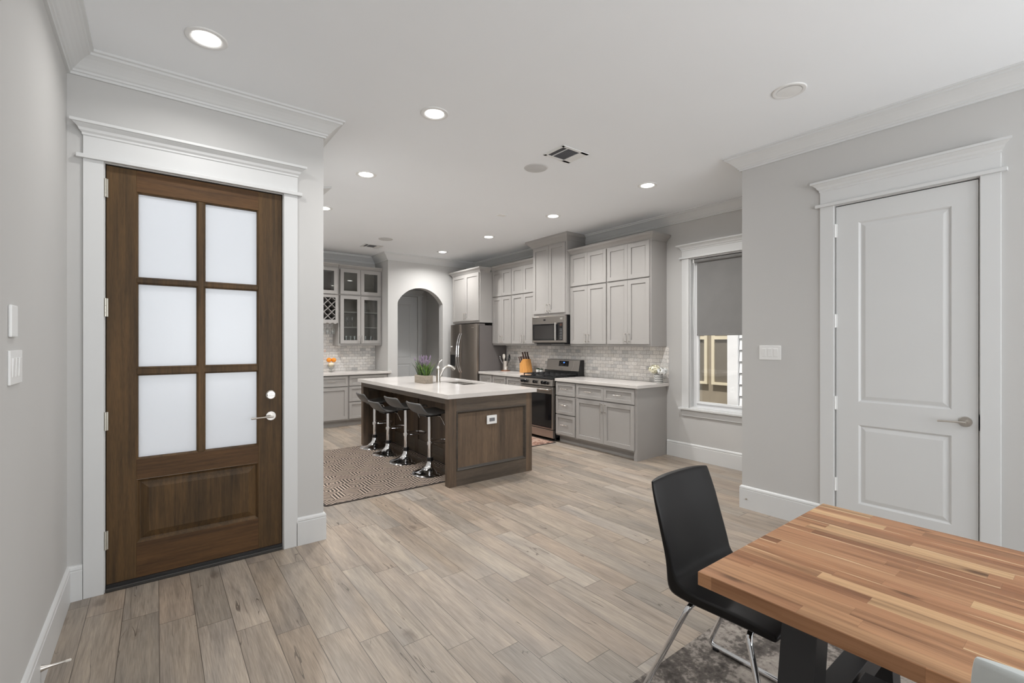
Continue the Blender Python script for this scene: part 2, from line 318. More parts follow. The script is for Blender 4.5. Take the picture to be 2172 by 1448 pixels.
# ---------------------------------------------------------------- geometry helper
WORLD = {}      # root name -> world origin of a thing
class MB:
    def __init__(s, T=None): s.v = []; s.fc = []; s.mi = []; s.T = T or (lambda a, b, c: (a, b, c)); s.sm = []
    def add(s, vs, fs, mi=0, smooth=False):
        o = len(s.v); s.v += [s.T(*p) for p in vs]
        for f in fs: s.fc.append([i + o for i in f]); s.mi.append(mi); s.sm.append(smooth)
        return s
    def box(s, a0, a1, b0, b1, c0, c1, mi=0):
        a0, a1 = min(a0, a1), max(a0, a1); b0, b1 = min(b0, b1), max(b0, b1); c0, c1 = min(c0, c1), max(c0, c1)
        v = [(a, b, c) for c in (c0, c1) for b in (b0, b1) for a in (a0, a1)]
        return s.add(v, [(0, 2, 3, 1), (4, 5, 7, 6), (0, 1, 5, 4), (2, 6, 7, 3), (0, 4, 6, 2), (1, 3, 7, 5)], mi)
    def prism(s, poly, fn, t0, t1, mi=0):
        """2-D polygon, fn(p, q, t) -> point, extruded from t0 to t1"""
        n = len(poly)
        v = [fn(p, q, t0) for p, q in poly] + [fn(p, q, t1) for p, q in poly]
        f = [tuple(range(n))[::-1], tuple(range(n, 2 * n))] + [(i, (i + 1) % n, n + (i + 1) % n, n + i) for i in range(n)]
        return s.add(v, f, mi)
    def tube(s, pts, r, seg=10, mi=0, closed=False, smooth=True, r2=None, sq=None):
        pts = [Vector(p) for p in pts]; n = len(pts); rings = []
        up = None
        for i in range(n):
            if closed: d = (pts[(i + 1) % n] - pts[i - 1])
            else: d = (pts[min(i + 1, n - 1)] - pts[max(i - 1, 0)])
            d.normalize()
            if up is None: up = Vector((0, 0, 1)) if abs(d.z) < 0.9 else Vector((1, 0, 0))
            a = d.cross(up).normalized(); b = a.cross(d).normalized(); up = b
            rr = r if r2 is None else r + (r2 - r) * i / (n - 1)
            if callable(r): rr = r(i / (n - 1))
            ka, kb = sq or (1, 1)
            rings.append([pts[i] + a * math.cos(2 * PI * j / seg) * rr * ka + b * math.sin(2 * PI * j / seg) * rr * kb for j in range(seg)])
        v = [tuple(p) for R in rings for p in R]; f = []
        m = n if closed else n - 1
        for i in range(m):
            for j in range(seg):
                i2 = (i + 1) % n; f.append((i * seg + j, i * seg + (j + 1) % seg, i2 * seg + (j + 1) % seg, i2 * seg + j))
        s.add(v, f, mi, smooth)
        if not closed:
            o = len(s.v) - len(v)
            s.fc.append([o + j for j in range(seg)][::-1]); s.mi.append(mi); s.sm.append(False)
            s.fc.append([o + (n - 1) * seg + j for j in range(seg)]); s.mi.append(mi); s.sm.append(False)
        return s
    def lathe(s, prof, c, seg=24, mi=0, smooth=True, axis='z'):
        v = []; f = []; n = len(prof)
        for r, h in prof:
            for j in range(seg):
                a = 2 * PI * j / seg; q = (r * math.cos(a), r * math.sin(a))
                if axis == 'z': v.append((c[0] + q[0], c[1] + q[1], c[2] + h))
                elif axis == 'y': v.append((c[0] + q[0], c[1] + h, c[2] + q[1]))
                else: v.append((c[0] + h, c[1] + q[0], c[2] + q[1]))
        for i in range(n - 1):
            for j in range(seg): f.append((i * seg + j, i * seg + (j + 1) % seg, (i + 1) * seg + (j + 1) % seg, (i + 1) * seg + j))
        s.add(v, f, mi, smooth); o = len(s.v) - len(v)
        if prof[0][0] > 1e-5: s.fc.append([o + j for j in range(seg)][::-1]); s.mi.append(mi); s.sm.append(False)
        if prof[-1][0] > 1e-5: s.fc.append([o + (n - 1) * seg + j for j in range(seg)]); s.mi.append(mi); s.sm.append(False)
        return s
    def rings(s, rects, fn, mi=0, cap=True):
        """nested rectangles (a0,a1,c0,c1,depth) joined by sloping faces; fn(a, depth, c)"""
        v = []
        for a0, a1, c0, c1, d in rects: v += [fn(a0, d, c0), fn(a1, d, c0), fn(a1, d, c1), fn(a0, d, c1)]
        f = []
        for i in range(len(rects) - 1):
            for j in range(4): f.append((4 * i + j, 4 * i + (j + 1) % 4, 4 * i + 4 + (j + 1) % 4, 4 * i + 4 + j))
        if cap: k = 4 * (len(rects) - 1); f.append((k, k + 1, k + 2, k + 3))
        return s.add(v, f, mi)
    def build(s, name, mat, parent=None, origin=None, bevel=0.0, weld=True, solid=None, subd=0, segs=2):
        O = Vector(WORLD.get(parent.name, (0, 0, 0))) if parent else Vector(origin or (0, 0, 0))
        me = bpy.data.meshes.new(name)
        me.from_pydata([tuple(Vector(p) - O) for p in s.v], [], s.fc)
        for m_ in (mat if isinstance(mat, (list, tuple)) else [mat]): me.materials.append(M[m_] if isinstance(m_, str) else m_)
        for p, mi, sm in zip(me.polygons, s.mi, s.sm): p.material_index = mi; p.use_smooth = sm
        bm = bmesh.new(); bm.from_mesh(me)
        if weld: bmesh.ops.remove_doubles(bm, verts=bm.verts, dist=1e-5)
        bmesh.ops.recalc_face_normals(bm, faces=bm.faces); bm.to_mesh(me); bm.free()
        if any(s.sm): me.set_sharp_from_angle(angle=math.radians(38))
        o = bpy.data.objects.new(name, me); COL.objects.link(o)
        if parent: o.parent = parent; WORLD[o.name] = tuple(O)
        else: o.location = O; WORLD[o.name] = tuple(O)
        if solid: md = o.modifiers.new('thick', 'SOLIDIFY'); md.thickness = solid; md.offset = 0
        if bevel:
            md = o.modifiers.new('soft', 'BEVEL'); md.width = bevel; md.segments = segs; md.limit_method = 'ANGLE'; md.angle_limit = math.radians(40)
        if subd: md = o.modifiers.new('smooth', 'SUBSURF'); md.levels = subd; md.render_levels = subd
        return o

def tag(o, label=None, cat=None, group=None, kind=None):
    if label: o['label'] = label
    if cat: o['category'] = cat
    if group: o['group'] = group
    if kind: o['kind'] = kind
    return o
def thing(name, label, cat, loc, group=None, kind=None):
    o = bpy.data.objects.new(name, None); COL.objects.link(o); o.location = loc; o.empty_display_size = 0.05
    WORLD[o.name] = tuple(loc); return tag(o, label, cat, group, kind)
def struct(mb, name, mat, label=None, cat=None, **kw):
    o = mb.build(name, mat, **kw); return tag(o, label, cat, kind='structure')
def copy_tree(o, parent=None):
    c = o.copy(); COL.objects.link(c)
    if parent: c.parent = parent
    for ch in [k for k in COL.objects if k.parent == o]: copy_tree(ch, c)
    return c

# wall frames: (along, out into the room, up) -> world
XK, YE, XS, XL, XR, YB, YA, YH, YC = 5.21, 3.54, 0.97, -0.395, 4.06, 8.65, 8.03, 9.42, 2.0
XBAR = 3.32; ZC = 3.05; YBACK = -2.6
FK = lambda s, d, z: (XK - d, s, z)
FE = lambda s, d, z: (s, YE - d, z)
FR = lambda s, d, z: (XR - d, s, z)
FB = lambda s, d, z: (s, YB - d, z)
FL = lambda s, d, z: (XL + d, s, z)
FS = lambda s, d, z: (XS + d, s, z)
FH = lambda s, d, z: (s, YH - d, z)

# ---------------------------------------------------------------- setting: shell
struct(MB().box(XL - .15, 5.9, YBACK - .15, 9.7, -0.12, 0.0), 'floor', 'floor', 'grey beige wood-look plank tile floor', 'floor')
struct(MB().box(XL - .15, 5.9, YBACK - .15, 9.7, ZC, ZC + .12), 'ceiling', 'ceiling', 'smooth flat off-white ceiling', 'ceiling')

def wall(name, F, s0, s1, holes=(), thick=0.14, label=None):
    mb = MB(F); cur = s0
    for h0, h1, z0, z1 in sorted(holes):
        mb.box(cur, h0, -thick, 0, 0, ZC)
        if z0 > 0: mb.box(h0, h1, -thick, 0, 0, z0)
        mb.box(h0, h1, -thick, 0, z1, ZC); cur = h1
    mb.box(cur, s1, -thick, 0, 0, ZC)
    return struct(mb, name, 'wall', label, 'wall')
wall('wall_left', FL, YBACK, YE + .14, label='pale grey wall at the left edge of the room')
wall('wall_entry', FE, XL, XS, [(-0.235, 0.697, 0, 2.468)], thick=0.115, label='pale warm grey wall around the wooden entry door')
wall('wall_kitchen_left', FS, YE + .115, YB + .14, [(3.93, 4.75, 0, 2.44)], thick=.115, label='grey wall running back from the entry corner')
wall('wall_kitchen_right', FK, YC, YA + .14, [(2.30, 3.215, 0.625, 2.47)], label='pale grey wall carrying the kitchen cabinets and the window')
wall('wall_right', FR, YBACK, YC, [(-2.1, -.6, .5, 2.6), (0.528, 1.300, 0, 2.462)], thick=.115, label='pale grey wall with the white two-panel door')  # first opening is out of view, added to let light in
struct(MB().box(XR + .115, XK + .14, YC - .115, YC, 0, ZC), 'wall_closet', 'wall', 'short return wall beside the window', 'wall')
wall('wall_bar', FB, XS, XBAR, label='grey wall behind the glass-door cabinets')
struct(MB().box(XBAR, XBAR + .13, YA + .15, YB + .14, 0, ZC), 'wall_bar_right', 'wall', 'short side wall of the bar niche', 'wall')
# arched wall
def arch_wall():
    mb = MB(); x0, x1 = 3.505, 4.44; zs, zt = 2.176, 2.462; y0, y1 = YA, YA + .15
    mb.box(XBAR, x0, y0, y1, 0, ZC); mb.box(x1, XK, y0, y1, 0, ZC)
    w = (x1 - x0) / 2; h = zt - zs; R = (w * w + h * h) / (2 * h); cz = zt - R; cx = (x0 + x1) / 2; a = math.asin(w / R); n = 24
    pts = [(cx + R * math.sin(-a + 2 * a * i / n), cz + R * math.cos(-a + 2 * a * i / n)) for i in range(n + 1)]
    for (xa, za), (xb, zb) in zip(pts, pts[1:]):
        mb.prism([(xa, za), (xb, zb), (xb, ZC), (xa, ZC)], lambda p, q, t: (p, t, q), y0, y1)
    return struct(mb, 'wall_arch', 'wall', 'pale grey wall with a round-topped archway', 'wall')
arch_wall()
# hall behind the arch
wall('wall_hall_back', FH, 3.0, 5.75, [(3.72, 4.58, 0, 2.44)], label='dim hall wall seen through the arch')
struct(MB().box(3.30, 3.44, YB + .14, YH, 0, ZC), 'wall_hall_left', 'wall', 'left wall of the hall', 'wall')
struct(MB().box(4.80, 4.92, YA + .15, YH, 0, ZC), 'wall_hall_right', 'wall', 'darker grey side wall of the hall', 'wall')
# unseen rear wall; its two wide openings are added to let light in
wall('wall_back', lambda s, d, z: (s, YBACK + d, z), XL, XR, [(0.05, 1.75, 0.5, 2.6), (2.25, 3.95, 0.5, 2.6)])

# mitred mouldings that follow the room outline (room lies to the right of travel)
OUT = [(XL, YBACK), (XL, YE), (XS, YE), (XS, YB), (XBAR, YB), (XBAR, YA), (XK, YA), (XK, YC), (XR, YC), (XR, YBACK)]
def run(i, prof, cut0=None, cut1=None):
    """moulding on outline segment i; prof = (out, z) points; cut = distance trimmed square"""
    P = OUT; n = len(P); a = Vector(P[i]); b = Vector(P[(i + 1) % n]); d = (b - a).normalized(); nr = Vector((d.y, -d.x))
    pa = Vector(P[i - 1]) ; pb = Vector(P[(i + 2) % n])
    def off(corner, e1, e2):
        n1 = Vector((e1.y, -e1.x)); n2 = Vector((e2.y, -e2.x)); return n1 + n2   # for right angles
    m0 = off(a, (a - pa).normalized(), d) if cut0 is None else nr
    m1 = off(b, d, (pb - b).normalized()) if cut1 is None else nr
    A = a if cut0 is None else a + d * cut0
    B = b if cut1 is None else (a + d * cut1)
    mb = MB(); k = len(prof)
    v = [(*(A + m0 * o), z) for o, z in prof] + [(*(B + m1 * o), z) for o, z in prof]
    f = [tuple(range(k)), tuple(range(k, 2 * k))[::-1]] + [(j, (j + 1) % k, k + (j + 1) % k, k + j) for j in range(k)]
    return mb.add(v, f)
CROWN = [(0, 2.930), (0.014, 2.930), (0.016, 2.942), (0.024, 2.946), (0.026, 2.956), (0.034, 2.962), (0.044, 2.975), (0.058, 2.990), (0.075, 3.006), (0.092, 3.018), (0.100, 3.022), (0.102, 3.034), (0.114, 3.038), (0.116, ZC), (0, ZC)]
CROWN = [(o * 1.05, z) for o, z in CROWN]
BASE = [(0, 0), (0.016, 0), (0.016, 0.163), (0.013, 0.166), (0.013, 0.170), (0.016, 0.174), (0.014, 0.186), (0.008, 0.194), (0, 0.196)]
nt = 0
for i in range(9):
    nt += 1
    struct(run(i, CROWN), 'trim_%d' % nt, 'trim', 'white crown moulding under the ceiling', 'crown moulding')
struct(run(0, BASE), 'baseboard_left', 'trim', 'white baseboard along the left wall', 'baseboard')
struct(run(1, BASE, None, 0.065), 'baseboard_entry_left', 'trim', 'short white baseboard left of the entry door', 'baseboard')
struct(run(1, BASE, 1.180, None), 'baseboard_entry_right', 'trim', 'short white baseboard right of the entry door', 'baseboard')
struct(run(2, BASE, None, 0.29), 'baseboard_side', 'trim', 'white baseboard round the entry corner', 'baseboard')
struct(run(6, BASE, 4.505, None), 'baseboard_window', 'trim', 'white baseboard below the window', 'baseboard')
struct(run(7, BASE), 'baseboard_closet', 'trim', 'white baseboard of the return wall', 'baseboard')
struct(run(8, BASE, None, 0.603), 'baseboard_right', 'trim', 'white baseboard left of the white door', 'baseboard')
struct(run(8, BASE, 1.570, None), 'baseboard_right_far', 'trim', 'white baseboard right of the white door', 'baseboard')

def casing(name, F, i0, i1, w, zt, ztop, sill=None, label=None, low=0.0, over=0.055):
    """flat casing with bead, frieze and projecting cap around an opening i0..i1"""
    mb = MB(F); t = 0.016
    mb.box(i0 - w, i0, 0, t, low, zt); mb.box(i1, i1 + w, 0, t, low, zt)
    mb.box(i0 - w - .028, i1 + w + .028, 0, t + .018, zt, zt + .022)
    mb.box(i0 - w, i1 + w, 0, t, zt + .022, ztop - .05)
    cap = [(0, ztop - .075), (t, ztop - .075), (t + .006, ztop - .07), (t + .006, ztop - .06), (t + .016, ztop - .05), (t + .022, ztop - .036), (t + .036, ztop - .024), (t + .042, ztop - .018), (t + over, ztop - .016), (t + over, ztop), (0, ztop)]
    a, b = i0 - w, i1 + w; k = len(cap)
    v = [(a - max(0, o - t), o, z) for o, z in cap] + [(b + max(0, o - t), o, z) for o, z in cap]
    mb.add(v, [tuple(range(k)), tuple(range(k, 2 * k))[::-1]] + [(j, (j + 1) % k, k + (j + 1) % k, k + j) for j in range(k)])
    if sill is not None:
        mb.box(i0 - w - .03, i1 + w + .03, 0, .05, sill - .022, sill); mb.box(i0 - w, i1 + w, 0, t, sill - .10, sill - .022)
    return struct(mb, name, 'trim', label, 'door casing' if sill is None else 'window casing', bevel=0.0015)
nt += 1; casing('trim_%d' % nt, FE, -0.240, 0.702, 0.088, 2.472, 2.674, label='white casing and cap around the entry door', over=.052)
nt += 1; casing('trim_%d' % nt, FR, 0.522, 1.305, 0.090, 2.468, 2.658, label='white casing and cap around the white door', over=.052)
nt += 1; casing('trim_%d' % nt, FK, 2.30, 3.215, 0.095, 2.470, 2.642, sill=0.632, label='white casing, sill and cap around the window', low=0.632)
nt += 1; casing('trim_%d' % nt, FS, 3.93, 4.75, 0.090, 2.445, 2.66, label='white door cap just behind the entry corner', over=.10)
nt += 1; casing('trim_%d' % nt, FH, 3.70, 4.585, 0.095, 2.445, 2.58, label='white casing around the hall door')

# ---------------------------------------------------------------- doors
def raised(mb, F_face, a0, a1, c0, c1, prof, mi=0):
    mb.rings([(a0 + i, a1 - i, c0 + i, c1 - i, d) for i, d in prof], F_face, mi)
def lever(parent, F, s, z, d0, direction, label='brushed nickel lever handle'):
    mb = MB(F); mb.T = F
    mb.lathe([(0.0, .0), (.033, .0), (.033, .006), (.030, .010), (.0, .010)], (s, d0, z), 28, axis='y')
    mb.lathe([(.011, .008), (.011, .05)], (s, d0, z), 16, axis='y')
    mb.tube([(s + direction * -0.008, d0 + .05, z), (s + direction * .03, d0 + .053, z), (s + direction * .08, d0 + .052, z - .002), (s + direction * .125, d0 + .048, z - .004)], .009, 12, sq=(1, .7))
    o = mb.build('handle', 'nickel', parent, bevel=0); o['label'] = label; return o
def hinge(parent, F, s, z, d=0.006, h=.10, mat='hinge'):
    mb = MB(F); mb.lathe([(.0, 0), (.0065, 0), (.0065, h * .2 - .001), (.0055, h * .2), (.0065, h * .2 + .001), (.0065, h * .4 - .001), (.0055, h * .4), (.0065, h * .4 + .001), (.0065, h * .6 - .001), (.0055, h * .6), (.0065, h * .6 + .001), (.0065, h), (0, h)], (s, d, z - h / 2), 12)
    mb.box(s - .012, s + .012, d - .010, d - .004, z - h / 2, z + h / 2)
    return mb.build('hinge', mat, parent)

def entry_door():
    d = thing('door_1', 'dark stained wooden entry door with six frosted panes', 'door', (0.231, YE, 0), kind='structure')
    x0, x1, z0, z1 = -0.231, 0.693, 0.030, 2.462; f = -0.012      # face depth (recessed a little)
    bk = f - .045; gl = [(-0.095, 0.209), (0.241, 0.549)]; gz = [(0.742, 1.248), (1.285, 1.795), (1.822, 2.335)]
    mb = MB(FE)
    mb.box(x0, gl[0][0], bk, f, z0, z1); mb.box(gl[1][1], x1, bk, f, z0, z1)
    mb.build('stile', 'door_v', d, bevel=.0015)
    mb = MB(FE)
    mb.box(gl[0][0], gl[1][1], bk, f, gz[2][1], z1); mb.box(gl[0][0], gl[1][1], bk, f, .622, gz[0][0]); mb.box(gl[0][0], gl[1][1], bk, f, z0, .245)
    mb.build('rail', 'door_h', d, bevel=.0015)
    mb = MB(FE)
    mb.box(gl[0][1], gl[1][0], bk, f - .003, gz[0][0], gz[2][1])
    for za, zb in ((gz[0][1], gz[1][0]), (gz[1][1], gz[2][0])): mb.box(gl[0][0], gl[1][1], bk, f - .004, za, zb)
    for a, b in gl:                                   # glazing beads
        for za, zb in gz:
            mb.rings([(a, b, za, zb, f - .002), (a + .006, b - .006, za + .006, zb - .006, f - .008), (a + .009, b - .009, za + .009, zb - .009, f - .022)], lambda p, q, r: (p, q, r), cap=False)
    mb.build('glazing_bar', 'door_v', d, bevel=.002)
    mb = MB(FE)
    raised(mb, lambda p, q, r: (p, q, r), gl[0][0], gl[1][1], .245, .622, [(0, f), (.006, f - .004), (.014, f - .014), (.020, f - .016), (.055, f - .004), (.058, f - .003)])
    mb.build('panel', 'door_v', d)
    for a, b in gl:
        for za, zb in gz:
            MB(FE).box(a, b, f - .028, f - .022, za, zb).build('pane', 'frost', d)['label'] = 'frosted glass pane'
    for z in (2.327, 1.640, 0.985, 0.300): hinge(d, FE, x0 - .003, z, 0.004, .105)
    lever(d, FE, 0.624, 0.934, f, -1)
    mb = MB(FE); mb.lathe([(0, 0), (.032, 0), (.032, .008), (.027, .014), (0, .014)], (0.624, f, 1.078), 28, axis='y')
    mb.box(.600, .648, f + .012, f + .024, 1.071, 1.085)
    mb.build('deadbolt', 'nickel', d, bevel=.002)['label'] = 'round nickel deadbolt thumb turn'
    MB(FE).box(-.234, .696, -.07, .012, 0.0, .022).build('threshold', 'threshold', d, bevel=.004)
    MB(FE).box(-.231, .693, -.012, .0, .022, .040).build('sweep', 'black', d)
    # jamb behind the leaf
    mb = MB(FE); mb.box(-.240, x0 - .002, -.10, -.012, 0, 2.47); mb.box(x1 + .002, .702, -.10, -.012, 0, 2.47); mb.box(-.24, .702, -.10, -.012, z1 + .003, 2.473)
    mb.build('jamb', 'gap', d)
    mb = MB(FE); mb.box(x1 + .001, x1 + .007, -.012, -.004, .90, .96); mb.box(x1 + .001, x1 + .007, -.012, -.004, 1.05, 1.10)
    mb.build('strike_plate', 'black', d)
entry_door()

def panel_door(name, F, s0, s1, z0, z1, f, pan, label, hs, hz, hdir, hinges, loc):
    d = thing(name, label, 'door', loc, kind='structure')
    mb = MB(F); a, b = pan[0][0], pan[0][1]
    mb.box(s0, a, f - .035, f, z0, z1); mb.box(b, s1, f - .035, f, z0, z1)
    zz = z0
    for _, _, c0, c1 in pan: mb.box(a, b, f - .035, f, zz, c0); zz = c1
    mb.box(a, b, f - .035, f, zz, z1)
    mb.build('leaf', 'trim', d)
    for p in pan:
        mb = MB(F)
        raised(mb, lambda p_, q, r: (p_, q, r), a, b, p[2], p[3], [(0, f), (.008, f - .006), (.012, f - .011), (.018, f - .011), (.040, f - .004), (.044, f - .0035)])
        mb.build('panel', 'trim', d)
    if hs is not None: lever(d, F, hs, hz, f, hdir)
    for z in hinges: hinge(d, F, s1 + .004, z, 0.004, .10, 'whiteplastic')
    mb = MB(F); mb.box(s0 - .008, s0 - .002, -.10, -.02, z0, z1 + .004); mb.box(s1 + .002, s1 + .006, -.10, -.02, z0, z1 + .004); mb.box(s0 - .008, s1 + .006, -.10, -.02, z1 + .003, z1 + .007)
    mb.build('jamb', 'gap', d)
    return d
panel_door('door_2', FR, 0.532, 1.295, 0.012, 2.455, -0.006, [(0.655, 1.155, 0.262, 0.838), (0.655, 1.155, 1.005, 2.318)], 'white two-panel interior door with a lever handle', 0.590, 0.937, 1, (2.277, 1.600, 0.985, 0.375), (XR, .91, 0))
MB(FR).box(.524, .528, -.016, .0, .89, .99).build('strike_plate', 'black', bpy.data.objects['door_2'])
panel_door('door_3', FH, 3.72, 4.575, 0.012, 2.435, -0.01, [(3.85, 4.42, 0.25, 0.97), (3.85, 4.42, 1.09, 2.27)], 'white panelled hall door seen through the arch', None, 0, 0, (), (4.15, YH, 0))
panel_door('door_4', FS, 3.935, 4.745, 0.012, 2.435, -0.01, [(4.05, 4.63, 0.25, 0.97), (4.05, 4.63, 1.09, 2.27)], 'white side door behind the entry corner', 4.0, .94, 1, (), (XS, 4.34, 0))

# ---------------------------------------------------------------- window
def window():
    w = thing('window_1', 'white framed window with a half lowered grey roller shade', 'window', (XK, 2.76, 0.64), kind='structure')
    mb = MB(FK); mb.box(2.301, 2.315, -.14, -.001, .645, 2.455); mb.box(3.20, 3.214, -.14, -.001, .645, 2.455); mb.box(2.301, 3.214, -.14, -.001, 2.455, 2.469); mb.box(2.301, 3.214, -.14, -.001, .626, .645)
    mb.build('jamb', 'trim', w)
    mb = MB(FK)
    for a, b in ((2.315, 2.36), (3.152, 3.2)): mb.box(a, b, -.12, -.07, .645, 2.455)
    for a, b in ((.645, .69), (2.41, 2.455), (1.53, 1.57)): mb.box(2.36, 3.152, -.12, -.07, a, b)
    mb.build('window_frame', 'vinyl', w, bevel=.003)
    mb = MB(FK)
    for a, b in ((2.36, 2.385), (3.127, 3.152)): mb.box(a, b, -.085, -.055, .69, 1.57)
    for a, b in ((.69, .715), (1.545, 1.57)): mb.box(2.385, 3.127, -.085, -.055, a, b)
    mb.build('sash', 'vinyl', w, bevel=.002)
    MB(FK).box(2.36, 3.152, -.10, -.095, .69, 2.41).build('pane', 'pane', w)
window()
sh = thing('roller_shade', 'grey roller shade hanging half way down the window', 'window shade', (XK + .02, 2.76, 2.44))
mb = MB(FK); mb.box(2.33, 3.135, -.040, -.038, 1.535, 2.43); mb.build('fabric', 'shade', sh)
mb = MB(FK); mb.tube([(2.32, -.03, 2.43), (3.16, -.03, 2.43)], .022, 16); mb.build('roller', 'shade', sh)
mb = MB(FK); mb.box(2.33, 3.135, -.047, -.031, 1.520, 1.540); mb.build('hem_bar', 'shade', sh, bevel=.003)
mb = MB(FK); mb.tube([(3.168, -.03, 2.43), (3.170, -.02, 2.1), (3.173, -.01, 1.8), (3.168, -.02, 1.55)], .0025, 6); mb.box(3.16, 3.175, -.05, -.01, 2.41, 2.452); mb.build('cord', 'whiteplastic', sh)

# neighbour house seen through the pane
nb = thing('house', 'tan neighbouring house wall with cream framed windows outside', 'house', (7.25, 4.6, 0))
mb = MB(); mb.box(7.25, 7.45, 3.74, 7.2, -.3, 3.6); mb.build('wall', 'tan', nb)
for a, b in ((3.62, 4.05), (4.125, 4.62)):
    mb = MB(); mb.box(7.20, 7.25, a, a + .05, .75, 2.2); mb.box(7.20, 7.25, b - .05, b, .75, 2.2); mb.box(7.20, 7.25, a + .05, b - .05, .75, .79); mb.box(7.20, 7.25, a + .05, b - .05, 1.485, 1.54)
    f_ = mb.build('window', 'creamframe', nb); MB().box(7.225, 7.24, a + .05, b - .05, .79, 2.2).build('pane', 'extglass', f_)
MB().box(7.12, 7.25, 3.575, 3.74, -.3, 3.6).build('corner_board', 'extwhite', nb)
mb = MB()
for i in range(22): mb.prism([(7.15, 0), (7.17, .165), (7.25, .165), (7.25, 0)], (lambda z0: lambda p, q, t: (p, t, z0 + q))(-.28 + i * .178), 1.0, 3.565)
mb.build('lap_siding', 'extwhite', nb)
MB().box(7.2, 7.24, 1.0, 3.575, -.3, 3.6).build('siding_backing', 'gap', nb)
struct(MB().box(5.95, 12, -4, 12, -.45, -.3), 'ground', 'pavement', 'pale paved strip outside', 'ground')
struct(MB().box(-3, .96, 3.75, 8, -.25, -.15), 'ground_porch', 'pavement', 'porch paving outside the entry door', 'ground')

# ---------------------------------------------------------------- ceiling fittings
def can(x, y, lit, label, group, power=1.0):
    t = thing('ceiling_light', label, 'ceiling light', (x, y, ZC), group)
    mb = MB(); mb.lathe([(.062, 0.0), (.066, -.004), (.080, -.007), (.094, -.006), (.098, -.002), (.098, 0)], (x, y, ZC), 40)
    mb.build('trim_ring', 'whiteplastic', t)
    mb = MB()
    if lit: mb.lathe([(0, -.0075), (.03, -.0075), (.058, -.006), (.066, -.002), (.066, 0)], (x, y, ZC), 36)
    else:
        mb.lathe([(0, -.004), (.045, -.004), (.062, -.0055), (.07, -.006)], (x, y, ZC), 36)
    mb.build('lens', 'lens' if lit else 'lens_off', t)
    if lit:
        l = bpy.data.lights.new('lamp', 'AREA'); l.shape = 'DISK'; l.size = .13; l.energy = DOWN * power; l.color = DOWNCOL; l.spread = math.radians(150)
        o = bpy.data.objects.new('lamp', l); COL.objects.link(o); o.parent = t; o.location = (0, 0, -.012)
    return t
can(0.21, 2.94, True, 'lit recessed light nearest the entry door, above its left part', 'lit recessed ceiling lights', .25)
can(1.555, 2.93, True, 'lit recessed light right of the entry door corner, nearest the centre', 'lit recessed ceiling lights', .55)
can(1.595, 4.39, True, 'lit recessed light above the near end of the patterned rug', 'lit recessed ceiling lights')
can(1.595, 5.80, True, 'lit recessed light half hidden by the entry wall corner', 'lit recessed ceiling lights')
can(1.70, 7.35, True, 'lit recessed light over the bar, hidden behind the entry wall', 'lit recessed ceiling lights')
can(4.00, 2.94, True, 'lit recessed light nearest the window', 'lit recessed ceiling lights', 1.1)
can(4.02, 4.39, True, 'lit recessed light in front of the tall right-hand wall cabinets', 'lit recessed ceiling lights')
can(4.03, 5.855, True, 'lit recessed light in front of the microwave cabinet', 'lit recessed ceiling lights')
can(4.05, 7.33, True, 'lit recessed light in front of the refrigerator, farthest back', 'lit recessed ceiling lights')
can(3.216, 1.283, False, 'unlit recessed light on the ceiling near the white door', 'unlit recessed lights')
def speaker(x, y, label):
    o = MB().lathe([(0, -.006), (.095, -.006), (.104, -.005), (.110, 0)], (x, y, ZC), 40).build('ceiling_speaker', 'speaker', origin=(x, y, ZC)); tag(o, label, 'speaker', 'round ceiling speakers')
speaker(2.785, 3.275, 'round grey ceiling speaker beside the larger vent')
speaker(2.842, 6.965, 'round ceiling speaker far back near the arch')
def vent(x0, y0, label):
    t = thing('ceiling_vent', label, 'vent', (x0 + .15, y0 + .125, ZC), 'ceiling vents'); x1, y1 = x0 + .305, y0 + .25
    mb = MB(); b = .028
    mb.box(x0, x1, y0, y0 + b, ZC - .008, ZC); mb.box(x0, x1, y1 - b, y1, ZC - .008, ZC); mb.box(x0, x0 + b, y0, y1, ZC - .008, ZC); mb.box(x0 + .215, x1, y0, y1, ZC - .008, ZC); mb.box(x0 + .075, x0 + .083, y0, y1, ZC - .009, ZC)
    mb.build('frame', 'whiteplastic', t, bevel=.002)
    MB().box(x0 + b, x0 + .215, y0 + b, y1 - b, ZC - .002, ZC - .0005).build('backing', 'gap', t)
    mb = MB(); n = 14
    for i in range(n):
        y = y0 + b + (i + .5) * (.25 - 2 * b) / n; mb.box(x0 + .083, x0 + .215, y - .0012, y + .0012, ZC - .006, ZC - .002)
    for i in range(4):
        x = x0 + b + (i + .5) * .047 / 4; mb.box(x - .0012, x + .0012, y0 + b, y1 - b, ZC - .006, ZC - .002)
    mb.build('louvre', 'outletgrey', t)
vent(2.630, 2.750, 'white square ceiling vent with dark louvres beside the near speaker')
vent(2.70, 7.46, 'small ceiling vent far back above the bar')
tag(MB().box(3.42, 3.53, 4.72, 4.80, ZC - .005, ZC).build('cover_plate', 'whiteplastic', origin=(3.47, 4.76, ZC)), 'tiny blank white plate on the ceiling near the middle', 'cover plate')

